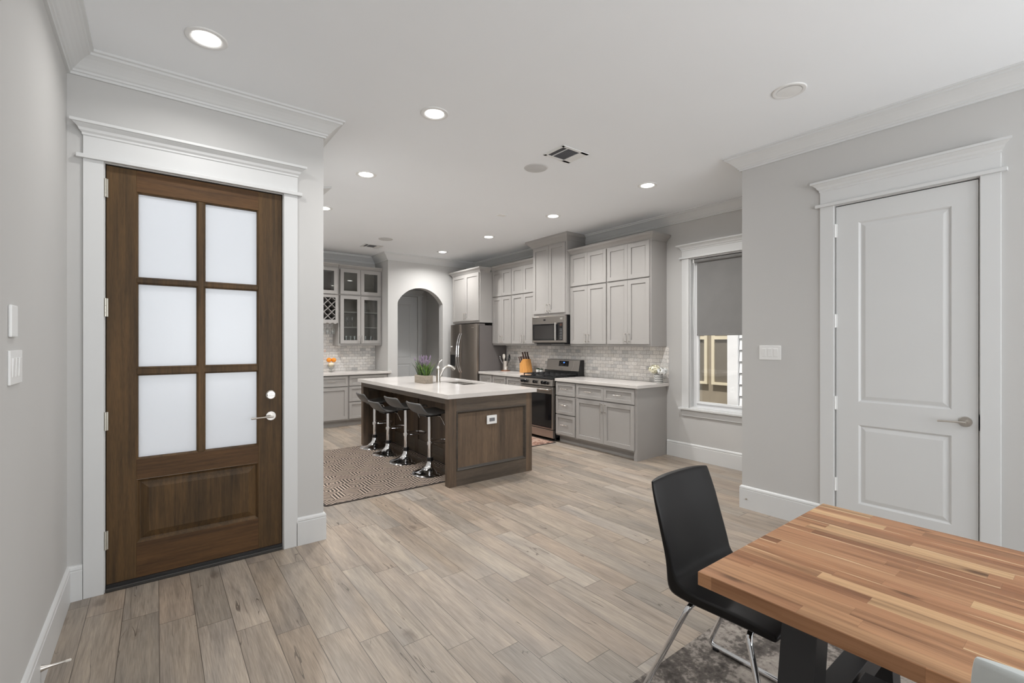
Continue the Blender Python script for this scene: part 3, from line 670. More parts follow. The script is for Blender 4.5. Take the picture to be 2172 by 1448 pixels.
# ---------------------------------------------------------------- wall plates
def rocker(parent, F, s, z, w=.033, h=.066, d=.006):
    mb = MB(F); mb.prism([(d, -h / 2), (d + .002, -h / 2), (d + .0045, h / 2), (d, h / 2)], lambda p, q, t: (t, p, z + q), s - w / 2, s + w / 2)
    mb.build('rocker', 'whiteplastic', parent, bevel=.001)
t = thing('light_switch', 'white triple rocker switch plate on the wall left of the white door', 'light switch', (XR, 1.766, 1.352))
MB(FR).box(1.680, 1.852, 0, .006, 1.293, 1.412).build('plate', 'whiteplastic', t, bevel=.002)
for s in (1.720, 1.766, 1.812): rocker(t, FR, s, 1.352)
t = thing('light_switch', 'white rocker switch plate on the left wall, below the slim sensor', 'light switch', (XL, 2.335, 1.353))
MB(FL).box(2.250, 2.425, 0, .007, 1.295, 1.412).build('plate', 'whiteplastic', t, bevel=.002)
for s in (2.292, 2.338, 2.384): rocker(t, FL, s, 1.353)
tag(MB(FL).box(2.255, 2.340, 0, .010, 1.457, 1.567).build('wall_sensor', 'whiteplastic', origin=(XL, 2.3, 1.51), bevel=.004), 'slim white sensor on the left wall above the switch plate', 'sensor')
t = thing('outlet', 'white plate with a grey double socket on the island end', 'outlet', (2.805, 4.018, 0.627))
MB().box(2.743, 2.868, 4.012, 4.024, .582, .672).build('plate', 'whiteplastic', t, bevel=.002)
mb = MB(); mb.box(2.772, 2.839, 4.009, 4.013, .609, .645); mb.build('socket', 'outletgrey', t, bevel=.001)
mb = MB(); mb.lathe([(0, 0), (.008, 0), (.008, .004), (.004, .004), (.004, .009), (0, .009)], (XR - .016, 1.955, .087), 14, axis='x'); mb.v = [(2 * (XR - .016) - a, b, c) for a, b, c in mb.v]
tag(mb.build('cable_socket', 'nickel', origin=(XR - .016, 1.955, .087)), 'small round metal cable socket on the baseboard near the table', 'socket')
t = thing('door_stop', 'spring-type metal door stop with pale tip on the left baseboard', 'door stop', (XL + .016, 2.70, .095))
mb = MB(); mb.lathe([(.014, 0), (.012, .006), (.008, .02), (.0055, .03), (.0048, .075)], (XL + .016, 2.70, .095), 14, axis='x'); mb.build('rod', 'nickel', t)
mb = MB(); mb.lathe([(.0052, .074), (.0056, .076), (.0056, .09), (.003, .092)], (XL + .016, 2.70, .095), 14, axis='x'); mb.build('tip', 'rubber', t)

# ---------------------------------------------------------------- cabinets
def shaker(mb, s0, s1, d, z0, z1, rail=.055, t=.02, glass=False):
    mb.box(s0, s0 + rail, d, d + t, z0, z1); mb.box(s1 - rail, s1, d, d + t, z0, z1)
    mb.box(s0 + rail, s1 - rail, d, d + t, z0, z0 + rail); mb.box(s0 + rail, s1 - rail, d, d + t, z1 - rail, z1)
    if not glass: mb.box(s0 + rail, s1 - rail, d, d + t - .011, z0 + rail, z1 - rail)
def pull(parent, F, s, z, d, vert=True, L=.13):
    mb = MB(F); h = L / 2
    a, b = ((s, d + .030, z - h), (s, d + .030, z + h)) if vert else ((s - h, d + .030, z), (s + h, d + .030, z))
    mb.tube([a, b], .0058, 10); k = h - .018
    for q in (-k, k):
        p = (s, d, z + q) if vert else (s + q, d, z); mb.tube([p, (p[0], d + .030, p[2])], .005, 8)
    return mb.build('handle', 'nickel', parent)
def front(parent, F, kind, s0, s1, z0, z1, d, h=None):
    """door or drawer front with its pull; h = (s, z) of the pull or None"""
    mb = MB(F); shaker(mb, s0, s1, d, z0, z1, rail=.055 if z1 - z0 > .3 else .042)
    o = mb.build(kind, 'cab', parent, bevel=.0012)
    if h: pull(o, F, h[0], h[1], d + .02, vert=(kind == 'door'))
    return o
CCAP = [(0, -.075), (.004, -.075), (.006, -.066), (.012, -.060), (.022, -.046), (.034, -.034), (.046, -.026), (.052, -.020), (.056, -.012), (.056, 0), (0, 0)]
def cornice(parent, F, s0, s1, d, z, left=False, right=False, k=1.0, dback=0.004):
    """cap moulding on the cabinet front, returned down the exposed ends"""
    mb = MB(F); prof = [(o * k, z + h * k) for o, h in CCAP]; n = len(prof)
    path = []
    def ring(s, dd, ds, do): return [(s + ds * o, dd + do * o, zz) for o, zz in prof]
    R = []
    if left: R.append(ring(s0, dback, -1, 0))
    R.append(ring(s0, d, -1 if left else 0, 1)); R.append(ring(s1, d, 1 if right else 0, 1))
    if right: R.append(ring(s1, dback, 1, 0))
    v = [p for r in R for p in r]; f = []
    for i in range(len(R) - 1):
        for j in range(n - 1): f.append((i * n + j, i * n + j + 1, (i + 1) * n + j + 1, (i + 1) * n + j))
    f.append(tuple(range(n))[::-1]); f.append(tuple(range((len(R) - 1) * n, len(R) * n)))
    mb.add(v, f)
    return mb.build('cornice', 'cab', parent)

def wall_cab(label, s0, s1, left=False, right=False, group='tall grey wall cabinets', mid=None, sL=0, sR=0):
    d = .32; t = thing('upper_cabinet', label, 'cabinet', (XK, (s0 + s1) / 2, 1.385), group)
    MB(FK).box(s0, s1, .004, d, 1.385, 2.73).build('body', 'cab', t, bevel=.001)
    mid = mid or (s0 + s1) / 2; a0, a1 = s0 + .010 + sL, s1 - .010 - sR
    for k, (a, b) in enumerate(((a0, mid - .0015), (mid + .0015, a1))):
        front(t, FK, 'door', a, b, 1.415, 2.245, d, (b - .028 if k == 0 else a + .028, 1.50))
        front(t, FK, 'door', a, b, 2.262, 2.715, d)
    cornice(t, FK, s0, s1, d, 2.806, left, right, 1.2)
    return t
wall_cab('tall grey wall cabinet nearest the window, right of the microwave', 3.535, 4.247, left=True, sL=.012)
wall_cab('tall grey wall cabinet directly right of the microwave', 4.247, 4.955)
wall_cab('tall grey wall cabinet directly left of the microwave', 5.735, 6.385)
wall_cab('tall grey wall cabinet beside the refrigerator cabinet', 6.385, 6.962)
# microwave cabinet reaching the ceiling
t = thing('hood_cabinet', 'grey cabinet above the microwave that reaches the ceiling', 'cabinet', (XK, 5.345, 1.845))
MB(FK).box(4.957, 5.733, .004, .395, 1.850, 2.98).build('body', 'cab', t, bevel=.001)
front(t, FK, 'door', 4.985, 5.340, 1.885, 2.925, .395, (5.312, 1.97)); front(t, FK, 'door', 5.345, 5.712, 1.885, 2.925, .395, (5.373, 1.97))
cornice(t, FK, 4.957, 5.733, .395, ZC - .001, True, True, 1.65)
# refrigerator cabinet
t = thing('fridge_cabinet', 'deep grey cabinet above the refrigerator', 'cabinet', (XK, 7.44, 1.795))
MB(FK).box(6.964, 7.925, .004, .600, 1.795, 2.72).build('body', 'cab', t, bevel=.001)
front(t, FK, 'door', 6.990, 7.440, 1.835, 2.695, .600, (7.412, 1.925)); front(t, FK, 'door', 7.444, 7.905, 1.835, 2.695, .600, (7.472, 1.925))
cornice(t, FK, 6.964, 7.925, .600, 2.790, True, True, 1.2, dback=.40)

def base_body(t, F, s0, s1, df, toe=.10, end0=False, end1=False, mat='cab'):
    mb = MB(F); mb.box(s0, s1, .004, df, toe, .878)
    mb.box(s0 + (.045 if end0 else 0), s1, .004, df - .07, 0, toe)
    if end0: mb.box(s0, s0 + .045, .004, df, 0, toe)
    return mb.build('body', mat, t, bevel=.001)
D = .61
t = thing('base_cabinet', 'grey base cabinet with two drawers over two doors, nearest the window', 'cabinet', (XK, 4.04, 0), 'grey base cabinets')
base_body(t, FK, 3.532, 4.545, D, end0=True)
front(t, FK, 'drawer', 3.562, 4.042, .682, .862, D, (3.80, .775)); front(t, FK, 'drawer', 4.046, 4.535, .682, .862, D, (4.29, .775))
front(t, FK, 'door', 3.562, 4.042, .122, .668, D, (4.014, .585)); front(t, FK, 'door', 4.046, 4.535, .122, .668, D, (4.074, .585))
t = thing('base_cabinet', 'narrow grey three-drawer base cabinet right of the range', 'cabinet', (XK, 4.75, 0), 'grey base cabinets')
base_body(t, FK, 4.547, 4.955, D)
for a, b in ((.682, .862), (.418, .668), (.122, .404)): front(t, FK, 'drawer', 4.565, 4.945, a, b, D, (4.755, (a + b) / 2 + .005))
for lab, a, b in (('grey base cabinet directly left of the range', 5.742, 6.150), ('grey base cabinet in the middle of the row left of the range', 6.152, 6.555), ('grey base cabinet next to the refrigerator', 6.557, 6.955)):
    t = thing('base_cabinet', lab, 'cabinet', (XK, (a + b) / 2, 0), 'grey base cabinets')
    base_body(t, FK, a, b, D)
    front(t, FK, 'drawer', a + .012, b - .012, .682, .862, D, ((a + b) / 2, .775)); front(t, FK, 'door', a + .012, b - .012, .122, .668, D, (a + .04, .585))
tag(MB().box(4.568, XK - .002, 3.498, 4.955, .880, .920).build('countertop', 'counter', origin=(4.9, 4.2, .88), bevel=.003), 'pale quartz countertop right of the range', 'countertop')
tag(MB().box(4.568, XK - .002, 5.742, 6.962, .880, .920).build('countertop', 'counter', origin=(4.9, 6.3, .88), bevel=.003), 'pale quartz countertop between range and refrigerator', 'countertop')
tag(MB(FK).box(3.500, 6.962, .0005, .009, .921, 1.384).build('tile_backsplash', 'tile_y', origin=(XK, 5.2, .92)), 'marble subway tile backsplash behind the range', 'backsplash', kind='structure')

# bar
d = YB - 8.04
DB = d
for lab, a, b, kind in (('grey bar cabinet with one drawer over one door, left of the three drawers', 1.985, 2.612, 0), ('grey bar cabinet with three drawers beside the arch', 2.614, 3.315, 1), ('grey bar cabinet hidden behind the entry wall', 1.36, 1.983, 0)):
    t = thing('bar_cabinet', lab, 'cabinet', ((a + b) / 2, YB, 0), 'grey bar cabinets')
    base_body(t, FB, a, b, DB)
    if kind == 0:
        front(t, FB, 'drawer', a + .012, b - .012, .690, .860, DB, ((a + b) / 2 + .02, .775)); front(t, FB, 'door', a + .012, b - .012, .125, .672, DB, (a + .045, .58))
    else:
        for z0, z1 in ((.690, .860), (.420, .675), (.125, .405)): front(t, FB, 'drawer', a + .012, b - .03, z0, z1, DB)
mb = MB(); mb.prism([(1.30, 8.645), (1.30, 7.990), (3.372, 7.990), (3.372, 8.026), (3.318, 8.026), (3.318, 8.645)], lambda p, q, t: (p, q, t), .880, .920)
tag(mb.build('countertop', 'counter', origin=(2.4, 8.3, .88), bevel=.003), 'pale quartz bar countertop below the glass-door cabinets', 'countertop')
tag(MB(FB).box(1.30, 3.315, .0005, .009, .921, 1.80).build('tile_backsplash', 'tile_x', origin=(2.4, YB, .92)), 'marble subway tile backsplash behind the bar', 'backsplash', kind='structure')

def glass_cab():
    s0, s1, df = 2.530, 3.315, YB - 8.32
    t = thing('glass_cabinet', 'grey wall cabinet with four glass doors above the bar', 'cabinet', ((s0 + s1) / 2, YB, 1.38))
    mb = MB(FB); w = .02
    mb.box(s0, s0 + w, .01, df, 1.38, 2.76); mb.box(s1 - w, s1, .01, df, 1.38, 2.76)
    for a, b in ((1.38, 1.42), (2.72, 2.76), (2.27, 2.29)): mb.box(s0 + w, s1 - w, .01, df - .001, a, b)
    mb.box(2.912, 2.932, df - .02, df, 1.42, 2.27); mb.box(2.912, 2.932, df - .02, df, 2.29, 2.72)
    mb.build('body', 'cab', t, bevel=.001)
    MB(FB).box(s0 + w, s1 - w, .010, .016, 1.42, 2.72).build('back', 'cabin', t)
    for z in (1.715, 1.985): MB(FB).box(s0 + w, s1 - w, .016, df - .03, z - .018, z).build('shelf', 'cab', t)
    for a, b, hs in ((2.560, 2.918, 2.892), (2.926, 3.290, 2.952)):
        for z0, z1, hz in ((1.415, 2.265, 1.50), (2.290, 2.735, None)):
            mb = MB(FB); shaker(mb, a, b, df, z0, z1, .060, glass=True); o = mb.build('door', 'cab', t, bevel=.001)
            MB(FB).box(a + .058, b - .058, df + .008, df + .011, z0 + .058, z1 - .058).build('pane', 'cabglass', o)
            if hz: pull(o, FB, hs, hz, df + .02)
    cornice(t, FB, s0, s1, df, 2.805, False, False, .9)
glass_cab()
def wine_cab():
    s0, s1, df = 1.97, 2.513, YB - 8.27
    t = thing('wine_cabinet', 'grey wall cabinet with crossed wine rack and glass door', 'cabinet', ((s0 + s1) / 2, YB, 1.775))
    mb = MB(FB); w = .02
    mb.box(s0, s0 + w, .01, df, 1.775, 2.76); mb.box(s1 - w, s1, .01, df, 1.775, 2.76)
    for a, b in ((2.70, 2.76), (2.215, 2.27), (1.775, 1.83)): mb.box(s0 + w, s1 - w, .01, df - .001, a, b)
    for a, b in ((1.83, 2.215), (2.27, 2.70)): mb.box(s1 - .045, s1 - w, df - .02, df - .0005, a, b); mb.box(s0 + w, s0 + .045, df - .02, df - .0005, a, b)
    mb.build('body', 'cab', t, bevel=.001)
    MB(FB).box(s0 + w, s1 - w, .010, .016, 1.80, 2.72).build('back', 'knifewood', t)
    a, b, z0, z1 = s0 + .045, s1 - .045, 1.83, 2.215
    mb = MB(FB)
    for sg in (1, -1):                                  # crossed slats clipped to the opening
        for k in range(-4, 9):
            c = a + k * .132
            p0, p1 = (c, z0), (c + sg * (z1 - z0), z1)
            def clip(p, q):
                (x, z), (X, Z) = p, q
                if x == X: return None
                t0, t1 = sorted(((a - x) / (X - x), (b - x) / (X - x))); t0, t1 = max(0, t0), min(1, t1)
                return None if t1 - t0 < .03 else ((x + (X - x) * t0, z + (Z - z) * t0), (x + (X - x) * t1, z + (Z - z) * t1))
            r = clip(p0, p1)
            if r:
                (x, z), (X, Z) = r; o = .006
                mb.add([(x - o, df - .012, z), (x + o, df - .012, z), (X + o, df - .012, Z), (X - o, df - .012, Z), (x - o, .05, z), (x + o, .05, z), (X + o, .05, Z), (X - o, .05, Z)], [(0, 1, 2, 3), (4, 7, 6, 5), (0, 4, 5, 1), (2, 6, 7, 3), (0, 3, 7, 4), (1, 5, 6, 2)])
    mb.build('wine_rack', 'cab', t)
    mb = MB(FB); shaker(mb, s0 + .01, s1 - .015, df, 2.275, 2.735, .060, glass=True); o = mb.build('door', 'cab', t, bevel=.001)
    MB(FB).box(s0 + .068, s1 - .073, df + .008, df + .011, 2.333, 2.677).build('pane', 'cabglass', o)
    mb = MB(FB)
    for k in range(6):
        c = s0 + .045 + k * .09
        mb.prism([(-.028, 0), (-.010, -.012), (.010, -.012), (.028, 0), (.028, .004), (-.028, .004)], (lambda c_: lambda p, q, t_: (c_ + p, t_, 1.772 + q))(c), .05, df)
    mb.build('stem_rack', 'cab', t)
    cornice(t, FB, s0, s1, df, 2.810, False, False, .95)
wine_cab()

# ---------------------------------------------------------------- glassware
def lathe_thing(name, prof, loc, mat, label, cat, group=None, seg=20):
    return tag(MB().lathe(prof, loc, seg).build(name, mat, origin=loc), label, cat, group)
STEM = [(.034, 0), (.030, .003), (.005, .007), (.0035, .06), (.006, .075), (.028, .095), (.037, .125), (.034, .165), (.030, .185)]
TUMB = [(.0, .0), (.030, .0), (.032, .004), (.036, .13), (.034, .13), (.030, .010), (.0, .008)]
for x, lab in ((2.72, 'left stemmed wine glass on the middle shelf behind glass'), (2.81, 'right stemmed wine glass on the middle shelf behind glass')):
    lathe_thing('wine_glass', STEM, (x, 8.43, 1.716), 'glassware', lab, 'glass', 'wine glasses in the glass cabinet')
lathe_thing('glass_vase', [(0, 0), (.03, 0), (.035, .02), (.026, .07), (.034, .12), (.028, .15), (.036, .19)], (3.04, 8.43, 1.986), 'glassware', 'tall ribbed glass vase alone on the upper shelf', 'vase')
for x, lab in ((2.70, 'leftmost tall tumbler on the bottom shelf behind glass'), (2.78, 'second tall tumbler from the left on the bottom shelf'), (2.85, 'third tumbler on the bottom shelf by the door stile'), (3.05, 'fourth tumbler, left on the bottom shelf of the right door'), (3.15, 'rightmost tumbler on the bottom shelf behind glass')):
    lathe_thing('tumbler', TUMB, (x, 8.43, 1.421), 'glassware', lab, 'glass', 'tumblers in the glass cabinet')
HANG = [(r, .187 - z) for r, z in STEM[::-1]]
for x, lab in ((2.285, 'upside-down wine glass hanging third from the right under the wine rack'), (2.375, 'upside-down wine glass hanging second from the right under the wine rack'), (2.465, 'upside-down wine glass hanging rightmost under the wine rack')):
    lathe_thing('wine_glass', HANG, (x, 8.42, 1.583), 'glassware', lab, 'glass', 'wine glasses hanging under the wine rack')

# footed bowl of fruit on the bar, orange flowers beside it
t = thing('fruit_bowl', 'footed clear glass bowl standing on the bar countertop', 'bowl', (2.435, 8.42, .920))
MB().lathe([(.045, 0), (.04, .004), (.008, .012), (.008, .035), (.035, .05), (.058, .08), (.062, .125)], (2.435, 8.42, .92), 24).build('bowl', 'glassware', t)
def ball(name, loc, r, mat, label, cat, sq=.95, group=None):
    mb = MB(); n = 10; prof = [(r * math.sin(PI * i / n), -r * sq * math.cos(PI * i / n)) for i in range(n + 1)]
    mb.lathe(prof, loc, 18); return tag(mb.build(name, mat, origin=loc), label, cat, group)
ball('gourd', (2.435, 8.42, 1.045), .05, 'gourd', 'cream gourd resting in the footed glass bowl', 'gourd', .85)
ball('orange', (2.40, 8.42, 1.128), .042, 'orange', 'left orange on top of the cream gourd', 'orange', group='oranges in the glass bowl')
ball('orange', (2.482, 8.42, 1.126), .042, 'orange', 'right orange on top of the cream gourd', 'orange', group='oranges in the glass bowl')
t = thing('flower_vase', 'orange flower arrangement at the left end of the visible bar', 'flowers', (2.26, 8.42, .92))
MB().lathe([(0, 0), (.035, 0), (.045, .06), (.03, .12), (.034, .15)], (2.26, 8.42, .92), 20).build('vase', 'gourd', t)
mb = MB()
for i in range(34):
    a = random.random() * 2 * PI; q = random.random(); z = 1.09 + q * .20; r = .02 + .045 * random.random(); s = .02
    c = Vector((2.27 + r * math.cos(a), 8.42 + r * math.sin(a), z)); u = Vector((random.uniform(-1, 1), random.uniform(-1, 1), random.uniform(-1, 1))).normalized(); w = u.orthogonal().normalized()
    mb.add([tuple(c - u * s), tuple(c + w * s * .6), tuple(c + u * s), tuple(c - w * s * .6)], [(0, 1, 2, 3)])
mb.build('blossoms', 'redorange', t, weld=False)

# ---------------------------------------------------------------- refrigerator
def fridge():
    t = thing('refrigerator', 'dark stainless side-by-side refrigerator in the corner', 'refrigerator', (4.9, 7.425, 0))
    y0, y1 = 6.972, 7.880
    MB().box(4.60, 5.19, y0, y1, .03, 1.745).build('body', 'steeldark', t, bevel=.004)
    MB().box(4.585, 4.60, y0 + .004, y1 - .004, .05, 1.74).build('gasket', 'gap', t)
    def dr(a, b, m='steelvert'):
        mb = MB(); n = 10; P = [(4.585, a), (4.585, b)]
        arc = [(4.520 - .016 * math.sin(PI * i / n), b + (a - b) * i / n) for i in range(n + 1)]
        mb.prism(P + [(4.530, b)] + arc[1:-1] + [(4.530, a)], lambda p, q, z: (p, q, z), .085, 1.770); return mb.build('door', m, t, bevel=.004)
    ym = 7.480
    rt = dr(y0 + .001, ym - .002); lf = dr(ym + .002, y1)
    for o, y in ((rt, ym - .035), (lf, ym + .035)):
        mb = MB(); mb.tube([(4.512, y, 1.60)] + [(4.512 - .075 * math.sin(PI * i / 12) ** .7, y, 1.60 - .72 * i / 12) for i in range(1, 12)] + [(4.512, y, .88)], .012, 10, sq=(1.2, .8)); mb.build('handle', 'chrome', o)
    mb = MB(); mb.box(4.499, 4.515, 7.640, 7.850, .96, 1.26); dp = mb.build('dispenser', 'steel', lf, bevel=.003)
    MB().box(4.494, 4.503, 7.665, 7.825, .99, 1.20).build('dispenser_recess', 'blackglass', lf, bevel=.002) 
    mb = MB(); mb.box(4.4975, 4.505, 7.77, 7.83, 1.345, 1.368); o = mb.build('badge', 'whiteplastic', lf)
    mb = MB(); mb.box(4.500, 4.512, 7.03, 7.09, 1.70, 1.712); mb.build('badge', 'nickel', rt)
    mb = MB(); mb.box(4.55, 4.72, y0 + .002, y0 + .08, 1.745, 1.775); mb.build('hinge_cover', 'steeldark', t, bevel=.004)
    mb = MB()
    for y in (y0 + .05, y1 - .05):
        for x in (4.65, 5.1): mb.lathe([(0, 0), (.02, 0), (.02, .035), (0, .035)], (x, y, 0), 12)
    mb.box(4.62, 4.66, y0, y1, .02, .08); mb.build('foot_grille', 'black', t)
fridge()

# ---------------------------------------------------------------- range
def gas_range():
    y0, y1 = 4.972, 5.727; t = thing('range', 'stainless gas range with black grates between the base cabinets', 'range', (4.88, 5.35, 0))
    MB().box(4.60, 5.15, y0, y1, .05, .905).build('body', 'black', t, bevel=.002)
    mb = MB(); mb.box(4.575, 5.12, y0, y1, .900, .922); mb.prism([(4.575, .90), (4.540, .895), (4.540, .915), (4.575, .925)], lambda p, q, y: (p, y, q), y0, y1); mb.build('cooktop', 'black', t, bevel=.003)
    mb = MB(); mb.prism([(4.60, .80), (4.530, .800), (4.545, .895), (4.60, .895)], lambda p, q, y: (p, y, q), y0 + .002, y1 - .002); cp = mb.build('control_panel', 'steel', t, bevel=.002)
    for y in (5.085, 5.165, 5.350, 5.560, 5.640):
        mb = MB(); mb.lathe([(0, 0), (.012, 0), (.012, -.012), (.024, -.014), (.026, -.034), (.022, -.040), (0, -.040)], (4.538, y, .848), 20, axis='x'); mb.box(4.490, 4.50, y - .004, y + .004, .826, .870); mb.build('knob', 'blackglass', t)
    mb = MB(); mb.box(4.548, 4.60, y0 + .004, y1 - .004, .170, .785); dr = mb.build('oven_door', 'steel', t, bevel=.003)
    MB().box(4.5455, 4.560, y0 + .03, y1 - .03, .185, .685).build('oven_window', 'blackglass', dr, bevel=.002)
    mb = MB(); mb.tube([(4.505, y0 + .05, .745), (4.505, y1 - .05, .745)], .013, 12)
    for y in (y0 + .07, y1 - .07): mb.tube([(4.55, y, .745), (4.505, y, .745)], .010, 10)
    mb.build('handle', 'nickel', dr)
    mb = MB(); mb.box(4.552, 4.60, y0 + .004, y1 - .004, .045, .160); mb.build('drawer', 'steel', t, bevel=.003)
    mb = MB(); mb.box(4.595, 4.61, y0, y1, .03, .80); mb.build('frame', 'black', t)
    mb = MB()
    for y in (y0 + .05, y1 - .05):
        for x in (4.64, 5.10): mb.lathe([(0, 0), (.018, 0), (.018, .05), (0, .05)], (x, y, 0), 10)
    mb.build('feet', 'black', t)
    # backguard
    mb = MB(); mb.prism([(5.06, .915), (5.06, .985), (5.09, .985), (5.125, 1.165), (5.195, 1.165), (5.195, .915)], lambda p, q, y: (p, y, q), y0 + .0, y1 - .0); bg_ = mb.build('backguard', 'black', t, bevel=.002)
    nx = lambda z: 5.09 + (z - .985) / .18 * .035
    def slab(a, b, z0, z1, th, nm, mat, par):
        mb = MB(); mb.prism([(nx(z0) - th, z0), (nx(z1) - th, z1), (nx(z1) + .002, z1), (nx(z0) + .002, z0)], lambda p, q, y: (p, y, q), a, b); return mb.build(nm, mat, par, bevel=.001)
    slab(y0 + .01, y1 - .01, .995, 1.162, .010, 'fascia', 'steel', bg_)
    slab(5.215, 5.430, 1.062, 1.145, .013, 'control_display', 'blackglass', bg_)
    slab(5.300, 5.335, 1.112, 1.128, .0145, 'clock', 'display', bg_)
    mb = MB()
    for k in range(6): a = 5.24 + k * .032; mb.box(nx(1.08) - .015, nx(1.08) - .012, a, a + .008, 1.076, 1.082)
    for k in range(3): a = 5.25 + k * .075; mb.box(nx(1.10) - .015, nx(1.10) - .012, a, a + .006, 1.10, 1.105)
    mb.build('touch_marks', 'speaker', bg_)
    mb = MB(); mb.tube([(nx(1.0 + .15 * i / 10) - .0105, 5.135 - .03 * math.sin(PI * i / 10 * .7), 1.0 + .15 * i / 10) for i in range(11)], .0025, 6); mb.build('arc_inlay', 'nickel', bg_)
    mb = MB(); mb.box(nx(1.015) - .012, nx(1.015) - .010, 5.33, 5.38, 1.012, 1.019); mb.build('badge', 'outletgrey', bg_)
    # burners and grates
    for bx, by in ((4.70, 5.11), (4.95, 5.11), (4.70, 5.59), (4.95, 5.59), (4.83, 5.35)):
        MB().lathe([(0, 0), (.042, 0), (.042, .008), (.03, .011), (.03, .018), (0, .019)], (bx, by, .922), 20).build('burner', 'blackmat', t)
    for a, b in ((y0 + .02, 5.222), (5.228, 5.472), (5.478, y1 - .02)):
        mb = MB(); x0, x1 = 4.60, 5.05; z = .953; h = .006
        for y in (a + .006, (a + b) / 2, b - .006): mb.box(x0, x1, y - .005, y + .005, z - h, z + h)
        for x in (x0 + .005, 4.715, 4.825, 4.935, x1 - .005): mb.box(x - .005, x + .005, a, b, z - h, z + h)
        for y in (a + .006, b - .006):
            for x in (x0 + .005, 4.825, x1 - .005): mb.box(x - .006, x + .006, y - .006, y + .006, .922, z)
        mb.build('grate', 'blackmat', t, bevel=.001)
gas_range()
# ---------------------------------------------------------------- microwave
def microwave():
    y0, y1, z0, z1 = 4.972, 5.730, 1.422, 1.842; t = thing('microwave', 'stainless over-the-range microwave under the tall cabinet', 'microwave', (5.0, 5.35, z0))
    MB().box(4.83, 5.19, y0, y1, z0, z1).build('body', 'black', t, bevel=.002)
    MB().box(4.790, 4.83, y0 + .002, y1, z0 + .012, z1).build('fascia', 'steel', t, bevel=.005)
    o = MB().box(4.786, 4.794, 5.135, y1 - .022, 1.468, 1.722).build('door_window', 'blackglass', t, bevel=.002)
    MB().box(4.7845, 4.788, 5.20, y1 - .06, 1.49, 1.70).build('door_mesh', 'darkglass', o)
    o = MB().box(4.786, 4.794, 5.022, 5.135, 1.468, 1.735).build('control_panel', 'blackglass', t, bevel=.002)
    mb = MB()
    for r in range(7):
        for c in range(4): mb.box(4.7845, 4.7865, 5.034 + c * .013, 5.039 + c * .013, 1.49 + r * .024, 1.495 + r * .024)
    mb.build('keypad', 'speaker', o)
    mb = MB(); mb.box(4.7845, 4.7865, 5.03, 5.08, 1.685, 1.72); mb.build('display', 'knifewood', o)
    mb = MB(); mb.tube([(4.755, 5.150, 1.47), (4.755, 5.150, 1.735)], .011, 12)
    for z in (1.49, 1.715): mb.tube([(4.79, 5.15, z), (4.755, 5.15, z)], .008, 8)
    mb.build('handle', 'nickel', t)
    MB().box(4.787, 4.792, 5.405, 5.450, 1.772, 1.795).build('badge', 'black', t)
    mb = MB(); mb.box(4.787, 4.792, 5.03, 5.075, 1.795, 1.801); mb.box(4.787, 4.792, 5.03, 5.075, 1.782, 1.784); mb.build('badge', 'whiteplastic', t)
    MB().box(4.82, 5.12, y0 + .04, y1 - .08, z0 - .012, z0).build('vent_grille', 'black', t)
microwave()

# ---------------------------------------------------------------- counter items
def crock():
    c = (5.02, 6.755)
    tag(MB().lathe([(0, 0), (.085, 0), (.088, .004), (.085, .009), (0, .009)], (*c, .92), 28).build('trivet', 'terracotta', origin=(*c, .92)), 'round wooden trivet under the utensil crock', 'trivet')
    t = thing('utensil_crock', 'ribbed metal crock next to the refrigerator', 'crock', (*c, .929), None)
    MB().lathe([(0, 0), (.050, 0), (.052, .005), (.052, .05), (.050, .055), (.052, .06), (.052, .165), (.055, .17), (.049, .17), (.047, .02), (0, .02)], (*c, .929), 28).build('crock', 'nickel', t)
    def ut(name, label, tip, head, mat, r=.0045):
        b = (c[0], c[1], .955); mb = MB(); mb.tube([b, tip], r, 8)
        head(mb, tip); return tag(mb.build(name, mat, origin=b), label, 'utensil', 'kitchen utensils in the crock')
    def oval(mb, p, a=.03, h=.045):
        mb.tube([(p[0], p[1], p[2] - .01), (p[0], p[1], p[2] + .01), (p[0], p[1], p[2] + h), (p[0], p[1], p[2] + 2 * h - .01), (p[0], p[1], p[2] + 2 * h)], lambda q: [.006, a * .8, a, a * .8, .006][round(q * 4)], 14, sq=(1, .35))
    ut('ladle', 'silver ladle leaning left out of the crock', (4.99, 6.885, 1.15), lambda m, p: oval(m, p, .016, .020), 'chrome')
    ut('spatula', 'black spatula standing left of the pale spoon', (5.05, 6.822, 1.13), lambda m, p: oval(m, p, .026, .045), 'handle_black')
    ut('serving_spoon', 'pale slotted spoon standing in the middle of the crock', (4.98, 6.75, 1.14), lambda m, p: oval(m, p, .040, .045), 'rubber', .006)
    ut('spatula', 'black turner standing right of the pale spoon', (5.06, 6.69, 1.12), lambda m, p: oval(m, p, .025, .05), 'handle_black')
    ut('masher', 'black utensil leaning farthest right out of the crock', (5.0, 6.625, 1.10), lambda m, p: oval(m, p, .024, .03), 'handle_black')
crock()
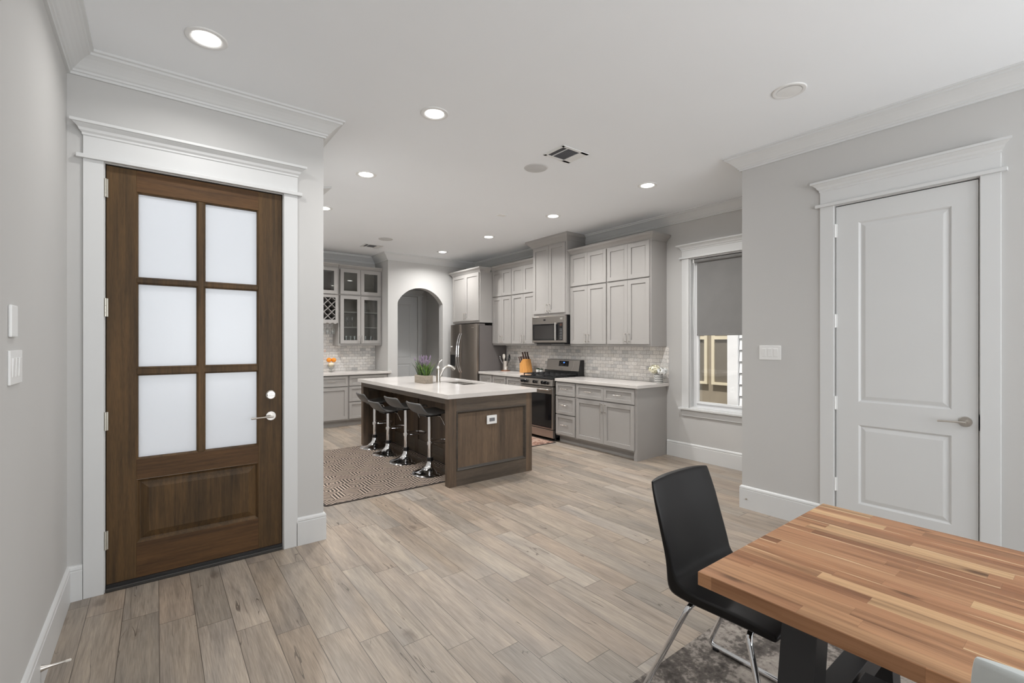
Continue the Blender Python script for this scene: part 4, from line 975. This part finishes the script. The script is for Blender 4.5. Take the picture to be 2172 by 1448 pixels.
def knives():
    y0, y1 = 6.045, 6.205; t = thing('knife_block', 'honey coloured wooden knife block on the counter', 'knife block', (4.99, 6.12, .92))
    mb = MB(); mb.prism([(6.235, 0), (6.035, 0), (6.035, .045), (6.085, .235), (6.155, .235), (6.235, .15)], lambda p, q, x: (x, p, .92 + q), 4.935, 5.055)
    mb.build('block', 'blockwood', t, bevel=.003)
    k = 0
    labs = ['dark handled knife at the front left of the knife block', 'dark handled knife second in the lower row of the block', 'dark handled knife third in the lower row of the block', 'dark handled knife at the back left of the knife block top', 'dark handled knife in the middle of the knife block top', 'dark handled knife at the right of the knife block top']
    for (y, z, x) in ((6.225, 1.085, 4.955), (6.220, 1.088, 4.99), (6.215, 1.092, 5.025), (6.145, 1.16, 4.955), (6.125, 1.165, 4.99), (6.105, 1.16, 5.025)):
        mb = MB(); d = Vector((0, .35, .94)).normalized(); a = Vector((x, y, z)); n = 6
        if k < 3: d = Vector((0, .32, .60)).normalized()
        mb.tube([tuple(a - d * .03 + d * .145 * i / n) for i in range(n + 1)], lambda q: .0165 + .003 * math.sin(q * PI * 2), 8, sq=(.7, 1.1))
        tag(mb.build('knife', 'knifewood', origin=tuple(a)), labs[k], 'knife', 'knives in the block'); k += 1
knives()
def succulent(x, y, r, h, label):
    t = thing('potted_succulent', label, 'potted plant', (x, y, .92), 'little succulents beside the range')
    MB().lathe([(0, 0), (r * .72, 0), (r, h), (r * .86, h), (r * .8, h * .8), (0, h * .8)], (x, y, .92), 20).build('pot', 'whiteplastic', t)
    mb = MB()
    for i in range(26):
        a = i * 2.4; e = .25 + 1.2 * (i / 26); l = r * (1.5 - .5 * i / 26); d = Vector((math.cos(a) * math.cos(e), math.sin(a) * math.cos(e), math.sin(e))); b = Vector((x, y, .92 + h * .85)); s = d.orthogonal().normalized() * r * .22
        mb.add([tuple(b + s * .5), tuple(b + d * l * .6 + s), tuple(b + d * l), tuple(b + d * l * .6 - s), tuple(b - s * .5)], [(0, 1, 2, 3, 4)])
    mb.build('leaves', 'darkgreen', t, solid=.002, weld=False)
succulent(5.08, 5.925, .034, .065, 'leftmost little succulent in a white pot beside the range')
succulent(5.08, 5.835, .030, .062, 'middle little succulent in a white pot beside the range')
succulent(5.15, 5.795, .024, .060, 'rightmost and smallest succulent in a white pot beside the range')
def vase_flowers():
    x, y = 5.09, 3.575; t = thing('flower_vase', 'grey patterned vase of cream flowers at the counter end', 'flowers', (x, y, .92))
    MB().lathe([(0, 0), (.05, 0), (.056, .006), (.056, .108), (.054, .112), (.050, .112), (.048, .03), (0, .03)], (x, y, .92), 32).build('vase', 'vase', t)
    for nm, mat, c, R, n in (('cream_blooms', 'petal', (x - .01, y + .045, 1.095), .075, 220), ('white_blooms', 'petalwhite', (x, y - .055, 1.075), .062, 150)):
        mb = MB()
        for i in range(n):
            u = Vector((random.gauss(0, 1), random.gauss(0, 1), random.gauss(0, 1) * .9)).normalized(); p = Vector(c) + Vector((u.x * R, u.y * R, u.z * R * .72)) * random.uniform(.75, 1.0)
            w = u.orthogonal().normalized(); w.rotate(Matrix.Rotation(random.random() * 6.28, 3, u)); v = u.cross(w); s = .014
            mb.add([tuple(p - w * s), tuple(p - v * s * .8 + u * .006), tuple(p + w * s + u * .008), tuple(p + v * s * .8 + u * .006)], [(0, 1, 2, 3)])
        mb.build(nm, mat, t, weld=False)
    mb = MB()
    for i in range(8): a = i * .8; mb.tube([(x, y, .97), (x + .03 * math.cos(a), y + .045 * math.sin(a), 1.08)], .002, 5)
    mb.build('stems', 'darkgreen', t)
vase_flowers()

# ---------------------------------------------------------------- island
def island():
    x0, x1, y0, y1 = 2.290, 3.352, 4.013, 6.490; zt = .882; e = .082
    t = thing('kitchen_island', 'dark grey stained wooden kitchen island with open seating side', 'kitchen island', ((x0 + x1) / 2, (y0 + y1) / 2, 0))
    px0, px1, pz0, pz1 = 2.372, 3.268, .148, .750
    for k, (fa, sg) in enumerate(((y0, 1), (y1, -1))):
        mb = MB()
        b = fa + sg * e
        MB().box(x0, px0, fa, b, 0, zt).build('end_stile', 'island_v', t, bevel=.0015); MB().box(px1, x1, fa, b, 0, zt).build('end_stile', 'island_v', t, bevel=.0015)
        MB().box(px0, px1, fa, b, 0, pz0).build('end_rail', 'island_h', t, bevel=.0015); MB().box(px0, px1, fa, b, pz1, zt).build('end_rail', 'island_h', t, bevel=.0015)
        mb = MB(); mb.box(px0, px1, fa + sg * .02, b, pz0, pz1)
        mb.build('end_panel', 'island_v', t)
        mb = MB(); q = [(0, 0), (.004, -.005), (.012, -.005), (.018, .002), (.024, .012), (.030, .020)]
        mb.rings([(px0 + i, px1 - i, pz0 + i, pz1 - i, fa + sg * dd) for i, dd in q], lambda p, d_, r: (p, d_, r), cap=False)
        mb.build('panel_moulding', 'island_glaze', t, weld=True)
    # apron and knee wall
    MB().box(x0, x0 + .06, y0 + e, y1 - e, .822, zt).build('apron', 'island_y', t, bevel=.0015)
    kx = 2.715
    MB().box(kx + .014, kx + .05, y0 + e, y1 - e, 0, zt).build('knee_wall', 'island_v', t)
    mb = MB()
    ys = [y0 + e, 4.82, 5.60, y1 - e]
    for y in (y0 + e, 4.795, 5.575, y1 - e - .10): mb.box(kx, kx + .0138, y + .0005, y + .0995, .0, zt)
    mb.build('knee_wall_stile', 'island_v', t, bevel=.001)
    mb = MB(); mb.box(kx + .002, kx + .0145, y0 + e, y1 - e, .001, .17); mb.box(kx + .002, kx + .0145, y0 + e, y1 - e, .80, zt - .001); mb.build('knee_wall_rail', 'island_y', t, bevel=.001)
    # cupboards on the working side
    mb = MB(); mb.box(kx + .05, kx + .12, y0 + e, y1 - e, .0, zt); mb.box(x1 - .03, x1, y0 + e, y1 - e, .10, zt); mb.box(kx + .06, x1 - .08, y0 + e, y1 - e, 0, .10); mb.build('body', 'island_v', t)
    F = lambda s, d, z: (x1 + d - 0.0, s, z)
    for k in range(4):
        a = y0 + e + .01 + k * .575; mb = MB(F); shaker(mb, a, a + .56, 0, .13, .86); o = mb.build('door', 'island_v', t); pull(o, F, a + (.53 if k % 2 == 0 else .03), .72, .02)
    # worktop with the sink cut-out
    X0, X1, Y0, Y1 = 2.252, 3.392, 3.975, 6.530; sx0, sx1, sy0, sy1 = 2.945, 3.270, 4.80, 5.47
    w = thing('countertop', 'large pale quartz countertop on the island', 'countertop', (2.8, 5.25, .883))
    mb = MB(); mb.box(X0, sx0, Y0, Y1, .883, .925); mb.box(sx1, X1, Y0, Y1, .883, .925); mb.box(sx0, sx1, Y0, sy0, .883, .925); mb.box(sx0, sx1, sy1, Y1, .883, .925)
    mb.build('slab', 'counter', w)
    s = thing('sink', 'undermount double-bowl steel sink in the island', 'sink', ((sx0 + sx1) / 2, (sy0 + sy1) / 2, .72))
    for a, b in ((sy0, 5.12), (5.14, sy1)):
        mb = MB(); mb.rings([(sx0 - .004, sx1 + .004, a - .004, b + .004, .908), (sx0, sx1, a, b, .905), (sx0 + .01, sx1 - .01, a + .01, b - .01, .74), (sx0 + .03, sx1 - .03, a + .03, b - .03, .72)], lambda p, d_, r: (p, r, d_)); mb.build('bowl', 'sinksteel', s)
    MB().box(sx0, sx1, 5.118, 5.142, .86, .912).build('divider', 'sinksteel', s, bevel=.004)
island()
def faucet():
    x, y, z = 2.872, 5.315, .925; t = thing('faucet', 'brushed nickel single-lever faucet behind the island sink', 'faucet', (x, y, z))
    MB().lathe([(0, 0), (.034, 0), (.034, .006), (.027, .012), (.025, .15), (.024, .175), (.026, .180), (.020, .195), (.012, .205), (.010, .215), (0, .216)], (x, y, z), 24).build('body', 'nickel', t)
    mb = MB(); mb.tube([(x + .02, y, z + .06), (x + .045, y, z + .11), (x + .07, y - .005, z + .16), (x + .105, y - .01, z + .195), (x + .15, y - .015, z + .205), (x + .19, y - .02, z + .190), (x + .225, y - .025, z + .160)], lambda q: .011 + .011 * q, 14); mb.build('spout', 'nickel', t)
    mb = MB(); mb.tube([(x, y, z + .21), (x + .004, y, z + .235), (x + .02, y - .004, z + .265), (x + .05, y - .012, z + .292)], lambda q: .012 - .006 * q, 10, sq=(1.2, .7)); mb.build('lever', 'nickel', t)
faucet()
def planter():
    x0, x1, y0, y1, z = 2.625, 2.745, 5.215, 5.485, .925; cx, cy = (x0 + x1) / 2, (y0 + y1) / 2
    t = thing('planter', 'weathered wooden box planter with lavender on the island', 'potted plant', (cx, cy, z))
    mb = MB(); w = .010; h = .10
    mb.box(x0, x0 + w, y0, y1, z, z + h); mb.box(x1 - w, x1, y0, y1, z, z + h); mb.box(x0 + w, x1 - w, y0, y0 + w, z, z + h); mb.box(x0 + w, x1 - w, y1 - w, y1, z, z + h); mb.box(x0 + w, x1 - w, y0 + w, y1 - w, z, z + .08)
    mb.build('box', 'planter', t, bevel=.001)
    G = {'grass_blades': ('green', 170), 'leaves': ('darkgreen', 110), 'dry_stems': ('dryplant', 40), 'lavender_blooms': ('purple', 34)}
    for nm, (mat, n) in G.items():
        mb = MB()
        for i in range(n):
            b = Vector((random.uniform(x0 + .02, x1 - .02), random.uniform(y0 + .03, y1 - .03), z + .075)); a = random.random() * 6.28; L = random.uniform(.08, .235); lean = random.uniform(.05, .5)
            if nm == 'dry_stems': L = random.uniform(.18, .27); lean = random.uniform(.3, .75)
            d = Vector((math.cos(a) * lean * .8, math.sin(a) * lean * 1.1, 1)).normalized(); e = b + d * L + Vector((math.cos(a), math.sin(a), 0)) * L * lean * .4; m = b + d * L * .55; s = d.cross(Vector((math.sin(a * 3), math.cos(a * 3), .2))).normalized()
            if nm == 'lavender_blooms':
                top = b + d * random.uniform(.15, .24)
                mb.tube([tuple(top + d * .012 * j) for j in range(5)], lambda q: .0035 + .004 * math.sin(PI * min(1, q + .1)), 6, smooth=False)
            else:
                wd_ = {'grass_blades': .0035, 'leaves': .0055, 'dry_stems': .0018}[nm]
                mb.add([tuple(b - s * wd_ * .6), tuple(b + s * wd_ * .6), tuple(m + s * wd_), tuple(e), tuple(m - s * wd_)], [(0, 1, 2, 3, 4)])
        tag(mb.build(nm, mat, t, weld=False), kind='stuff')
planter()

# ---------------------------------------------------------------- bar stools
def stool():
    t = thing('bar_stool', 'x', 'bar stool', (0, 0, 0), 'swivel bar stools under the island')
    # base, column, collar (static heights; the seat group is raised per stool by a fresh build)
    return t
def build_stool(x, y, zs, rot, label):
    """zs = height of the column top; seat faces +x turned by rot"""
    t = thing('bar_stool', label, 'bar stool', (x, y, .008), 'swivel bar stools under the island')
    z0 = .008
    MB().lathe([(.198, 0), (.198, .004), (.190, .010), (.150, .022), (.100, .038), (.065, .060), (.045, .085), (.036, .110), (.034, .130), (0, .130)], (x, y, z0), 48).build('base', 'chrome', t)
    MB().lathe([(.0, .128), (.034, .128), (.034, .165), (.028, .172), (0, .172)], (x, y, z0), 24).build('collar', 'black', t)
    MB().lathe([(0, .165), (.0245, .165), (.0245, zs - z0), (0, zs - z0)], (x, y, z0), 24).build('column', 'chrome', t)
    cr, sr = math.cos(rot), math.sin(rot)
    R = lambda a, b, c: (x + a * cr - b * sr, y + a * sr + b * cr, c)
    mb = MB(R); zf = .335; pts = [(.02, -.055), (.10, -.085), (.19, -.10), (.235, -.06), (.245, 0), (.235, .06), (.19, .10), (.10, .085), (.02, .055)]
    mb.tube([(a, b, zf) for a, b in pts], .0095, 10); mb.lathe([(.0245, -.018), (.033, -.018), (.033, .018), (.0245, .018)], (0, 0, zf), 20); mb.build('footrest', 'chrome', t)
    mb = MB(R); mb.tube([(.03, -.05, zs + .0), (.08, -.085, zs - .01), (.10, -.10, zs - .05), (.115, -.125, zs - .105)], .0045, 8); mb.build('lever', 'chrome', t)
    MB(R).box(-.09, .09, -.09, .09, zs - .004, zs + .012).build('seat_plate', 'black', t, bevel=.003)
    # moulded shell: profile along a (front +, back -), curved across b
    prof = [(.205, .000), (.190, .026), (.150, .036), (.080, .030), (.0, .022), (-.08, .020), (-.130, .030), (-.165, .055), (-.190, .090), (-.210, .125), (-.225, .150)]
    mb = MB(R); nb_ = 14; v = []; f = []
    for i, (a, h) in enumerate(prof):
        hw = .195 if i > 2 else (.17, .185, .19)[i]
        if i >= 8: hw = (.190, .182, .165)[i - 8]
        for j in range(nb_ + 1):
            b = -hw + 2 * hw * j / nb_; q = (b / hw) ** 2
            v.append((a + (.0 if i < 6 else .03 * q), b, zs + .012 + h + .012 * q * (1 if i < 6 else 0)))
    for i in range(len(prof) - 1):
        for j in range(nb_): f.append((i * (nb_ + 1) + j, (i + 1) * (nb_ + 1) + j, (i + 1) * (nb_ + 1) + j + 1, i * (nb_ + 1) + j + 1))
    mb.add(v, f, 0, True); o = mb.build('seat', 'seatgrey', t)
    md = o.modifiers.new('thick', 'SOLIDIFY'); md.thickness = .020; md.offset = -1; md = o.modifiers.new('s', 'SUBSURF'); md.levels = 1; md.render_levels = 1
    return t
build_stool(2.385, 4.60, .640, 0, 'bar stool nearest the camera, beside the island end panel')
build_stool(2.385, 5.215, .640, .05, 'second bar stool from the camera, its seat held high')
build_stool(2.375, 5.73, .540, .02, 'third bar stool from the camera, with the lowest seat')
build_stool(2.375, 6.195, .600, -.04, 'bar stool farthest from the camera, at the far island end')

# ---------------------------------------------------------------- rugs
def clip_rect(poly, x0, x1, y0, y1):
    def cl(P, ins, inter):
        o = []
        for i in range(len(P)):
            a, b = P[i - 1], P[i]
            if ins(b):
                if not ins(a): o.append(inter(a, b))
                o.append(b)
            elif ins(a): o.append(inter(a, b))
        return o
    def ix(c): return lambda a, b: (c, a[1] + (b[1] - a[1]) * (c - a[0]) / (b[0] - a[0]))
    def iy(c): return lambda a, b: (a[0] + (b[0] - a[0]) * (c - a[1]) / (b[1] - a[1]), c)
    for ins, it in ((lambda p: p[0] >= x0, ix(x0)), (lambda p: p[0] <= x1, ix(x1)), (lambda p: p[1] >= y0, iy(y0)), (lambda p: p[1] <= y1, iy(y1))):
        poly = cl(poly, ins, it)
        if len(poly) < 3: return None
    return poly
def pattern_rug():
    x0, x1, y0, y1 = 1.165, 2.700, 4.215, 6.385; t = thing('area_rug', 'dark brown and cream geometric rug under the bar stools', 'rug', ((x0 + x1) / 2, (y0 + y1) / 2, 0))
    mb = MB(); r = .035; P = []
    for cx, cy, a0 in ((x1 - r, y1 - r, 0), (x0 + r, y1 - r, 90), (x0 + r, y0 + r, 180), (x1 - r, y0 + r, 270)):
        for k in range(5): a = math.radians(a0 + k * 22.5); P.append((cx + r * math.cos(a), cy + r * math.sin(a)))
    mb.prism(P, lambda p, q, z: (p, q, z), 0.0, .006); mb.build('backing', 'rug_dark', t)
    mb = MB(); S = .150; NS = 4; g = .018; u0, u1, v0, v1 = x0 + g, x1 - g, y0 + g, y1 - g
    A = Vector((S * .8660254, S * .5)); B = Vector((0, S)); c0 = Vector(((x0 + x1) / 2, (y0 + y1) / 2))
    for i in range(-14, 15):
        for j in range(-22, 23):
            P = c0 + A * i + B * j
            if not (x0 - .4 < P.x < x1 + .4 and y0 - .4 < P.y < y1 + .4): continue
            for up in (0, 1):                       # lines nested round one corner of every triangle, so they run on from cell to cell
                V = [(i + 1, j), (i, j + 1), (i, j) if up else (i + 1, j + 1)]
                want = 0 if up or (i + 2 * j) % 4 < 2 else 1
                V.sort(key=lambda q: ((q[0] - q[1] - want) % 3))
                O, Q, T = [c0 + A * q[0] + B * q[1] for q in V]
                for k in range(NS):
                    f0, f1 = (k + .26) / NS, (k + .74) / NS
                    pl = clip_rect([tuple(w_) for w_ in (O.lerp(Q, f0), O.lerp(Q, f1), O.lerp(T, f1), O.lerp(T, f0))], u0, u1, v0, v1)
                    if pl: mb.add([(a_, b_, .0078) for a_, b_ in pl], [tuple(range(len(pl)))])
    mb.build('pattern', 'rug_light', t, weld=False)
pattern_rug()
o = MB().box(.75, 2.95, -2.0, 1.245, 0, .010).build('area_rug', 'rug', origin=(1.9, -.4, 0), bevel=.004); tag(o, 'distressed grey and cream rug under the dining table', 'rug')
t = thing('floor_runner', 'faded red runner rug in front of the range', 'rug', (4.2, 5.7, 0))
MB().box(3.80, 4.555, 4.905, 6.6, 0, .005).build('backing', 'rug_dark', t); MB().box(3.83, 4.53, 4.93, 6.57, .005, .007).build('field', 'runner', t)

# ---------------------------------------------------------------- dining table
def table():
    x0, x1, y0, y1, z0, z1 = 1.272, 2.228, -1.10, .758, .722, .762
    t = thing('dining_table', 'butcher-block dining table with black trestle legs', 'table', ((x0 + x1) / 2, (y0 + y1) / 2, .010))
    o = MB().box(x0, x1, y0, y1, z0, z1).build('tabletop', 'table', t, bevel=.002)
    for y, sg in ((.49, 1), (-.92, -1)):
        ya, yb = y, y + .088
        for s, nm in ((-1, 'leg'), (1, 'leg')):
            cx = 1.75; top, bot = cx + s * .295, cx + s * .420; w = .088
            mb = MB(); A = top - w / 2; B = bot - w / 2
            mb.prism([(A, .722), (A + w, .722), (B + w, .010), (B, .010)], lambda p, q, yy: (p, yy, q), ya, yb); mb.build(nm, 'blacksteel', t, bevel=.002)
        MB().box(1.44, 2.06, ya, yb, .682, .722).build('crossbar', 'blacksteel', t, bevel=.002)
        MB().box(1.42, 2.08, ya + .01, yb - .01, .315, .395).build('crossbar', 'blacksteel', t, bevel=.002)
    MB().box(1.715, 1.785, -.92, .49, .315, .395).build('stretcher', 'blacksteel', t, bevel=.002)
table()
# ---------------------------------------------------------------- dining chairs
def chair(loc, rot, mat, label, lift=.010):
    """faces -y before turning; origin below the seat"""
    t = thing('dining_chair', label, 'chair', (loc[0], loc[1], lift)); cr, sr = math.cos(rot), math.sin(rot)
    R = lambda a, b, c: (loc[0] + a * cr - b * sr, loc[1] + a * sr + b * cr, c)
    # outer and inner profile (b = depth, back is +, c = height)
    outer = [(.262, .872), (.260, .865), (.248, .82), (.232, .76), (.212, .68), (.193, .61), (.182, .55), (.182, .500), (.172, .468), (.145, .448), (.09, .443), (0, .446), (-.10, .450), (-.18, .450), (-.225, .450), (-.234, .452)]
    inner = [(.232, .872), (.230, .865), (.216, .82), (.196, .76), (.172, .68), (.150, .61), (.136, .56), (.130, .530), (.112, .508), (.080, .500), (.04, .498), (-.02, .500), (-.10, .502), (-.18, .500), (-.232, .490), (-.240, .484)]
    n = len(outer); US = [-1, -.965, -.8, -.6, -.4, -.2, 0, .2, .4, .6, .8, .965, 1]; nb_ = len(US) - 1
    def hw(i): return (.204, .208, .214)[i] if i < 3 else .216
    mb = MB(R); v = []; f = []
    for side in (outer, inner):
        for i, (b, c) in enumerate(side):
            for j in range(nb_ + 1):
                u = US[j]; w = hw(i)
                crown = (.012 * (1 - u * u)) * (1 if i <= 6 else 0); e = .010 * (abs(u) ** 6)
                bb = b + (.016 * (1 - u * u) if i <= 8 else 0)
                cc = c + (.008 * (1 - u ** 4) if i <= 1 else 0)
                if side is inner: bb += e if i <= 8 else 0; cc -= (e if i > 8 else 0)
                else: bb -= e if i <= 8 else 0; cc += (e if i > 8 else 0)
                v.append((w * u, bb, cc))
    K = nb_ + 1; O = n * K
    for i in range(n - 1):
        for j in range(nb_):
            f.append((i * K + j, i * K + j + 1, (i + 1) * K + j + 1, (i + 1) * K + j)); f.append((O + i * K + j, O + (i + 1) * K + j, O + (i + 1) * K + j + 1, O + i * K + j + 1))
        for j in (0, nb_): f.append((i * K + j, (i + 1) * K + j, O + (i + 1) * K + j, O + i * K + j))
    for j in range(nb_):
        for i in (0, n - 1): f.append((i * K + j, i * K + j + 1, O + i * K + j + 1, O + i * K + j))
    mb.add(v, f, 0, True); o = mb.build('seat_shell', mat, t); o.modifiers.new('s', 'SUBSURF').render_levels = 1
    md = o.modifiers[0]; md.levels = 1
    # stitched piping down each side
    for s in (-1, 1):
        mb = MB(R); mb.tube([(s * (hw(i) - .003), (inner[i][0] * .66 + outer[i][0] * .34), inner[i][1] * .66 + outer[i][1] * .34) for i in range(2, n - 1)], lambda q: .0022 * min(1, q * 8 + .1), 6); mb.build('piping', mat, t)
    def bend(P, r=.035, k=5):
        P = [Vector(p) for p in P]; out = [P[0]]
        for a, b, c in zip(P, P[1:], P[2:]):
            d1 = (a - b).normalized(); d2 = (c - b).normalized(); rr = min(r, (a - b).length * .45, (c - b).length * .45)
            s, e = b + d1 * rr, b + d2 * rr
            for i in range(k + 1): q = i / k; out.append(s.lerp(b, q).lerp(b.lerp(e, q), q))
        return [tuple(p) for p in out + [P[-1]]]
    g = lift + .013
    for s in (-1, 1):
        mb = MB(R); mb.tube(bend([(s * .10, .085, .434), (s * .200, .085, .434), (s * .256, .262, g), (s * .256, -.262, g), (s * .195, -.135, .438), (s * .10, -.135, .438)]), .0110, 10); mb.build('frame', 'chrome', t)
        mb = MB(R)
        for b in (.225, -.225): mb.box(s * .256 - .014, s * .256 + .014, b - .012, b + .012, lift, lift + .012)
        mb.build('foot_glide', 'black', t)
chair((1.812, .912), 0, 'leather_black', 'black leather dining chair at the end of the wooden table')
chair((1.425, -.047), PI / 2, 'leather_white', 'white leather dining chair back at the bottom right corner')
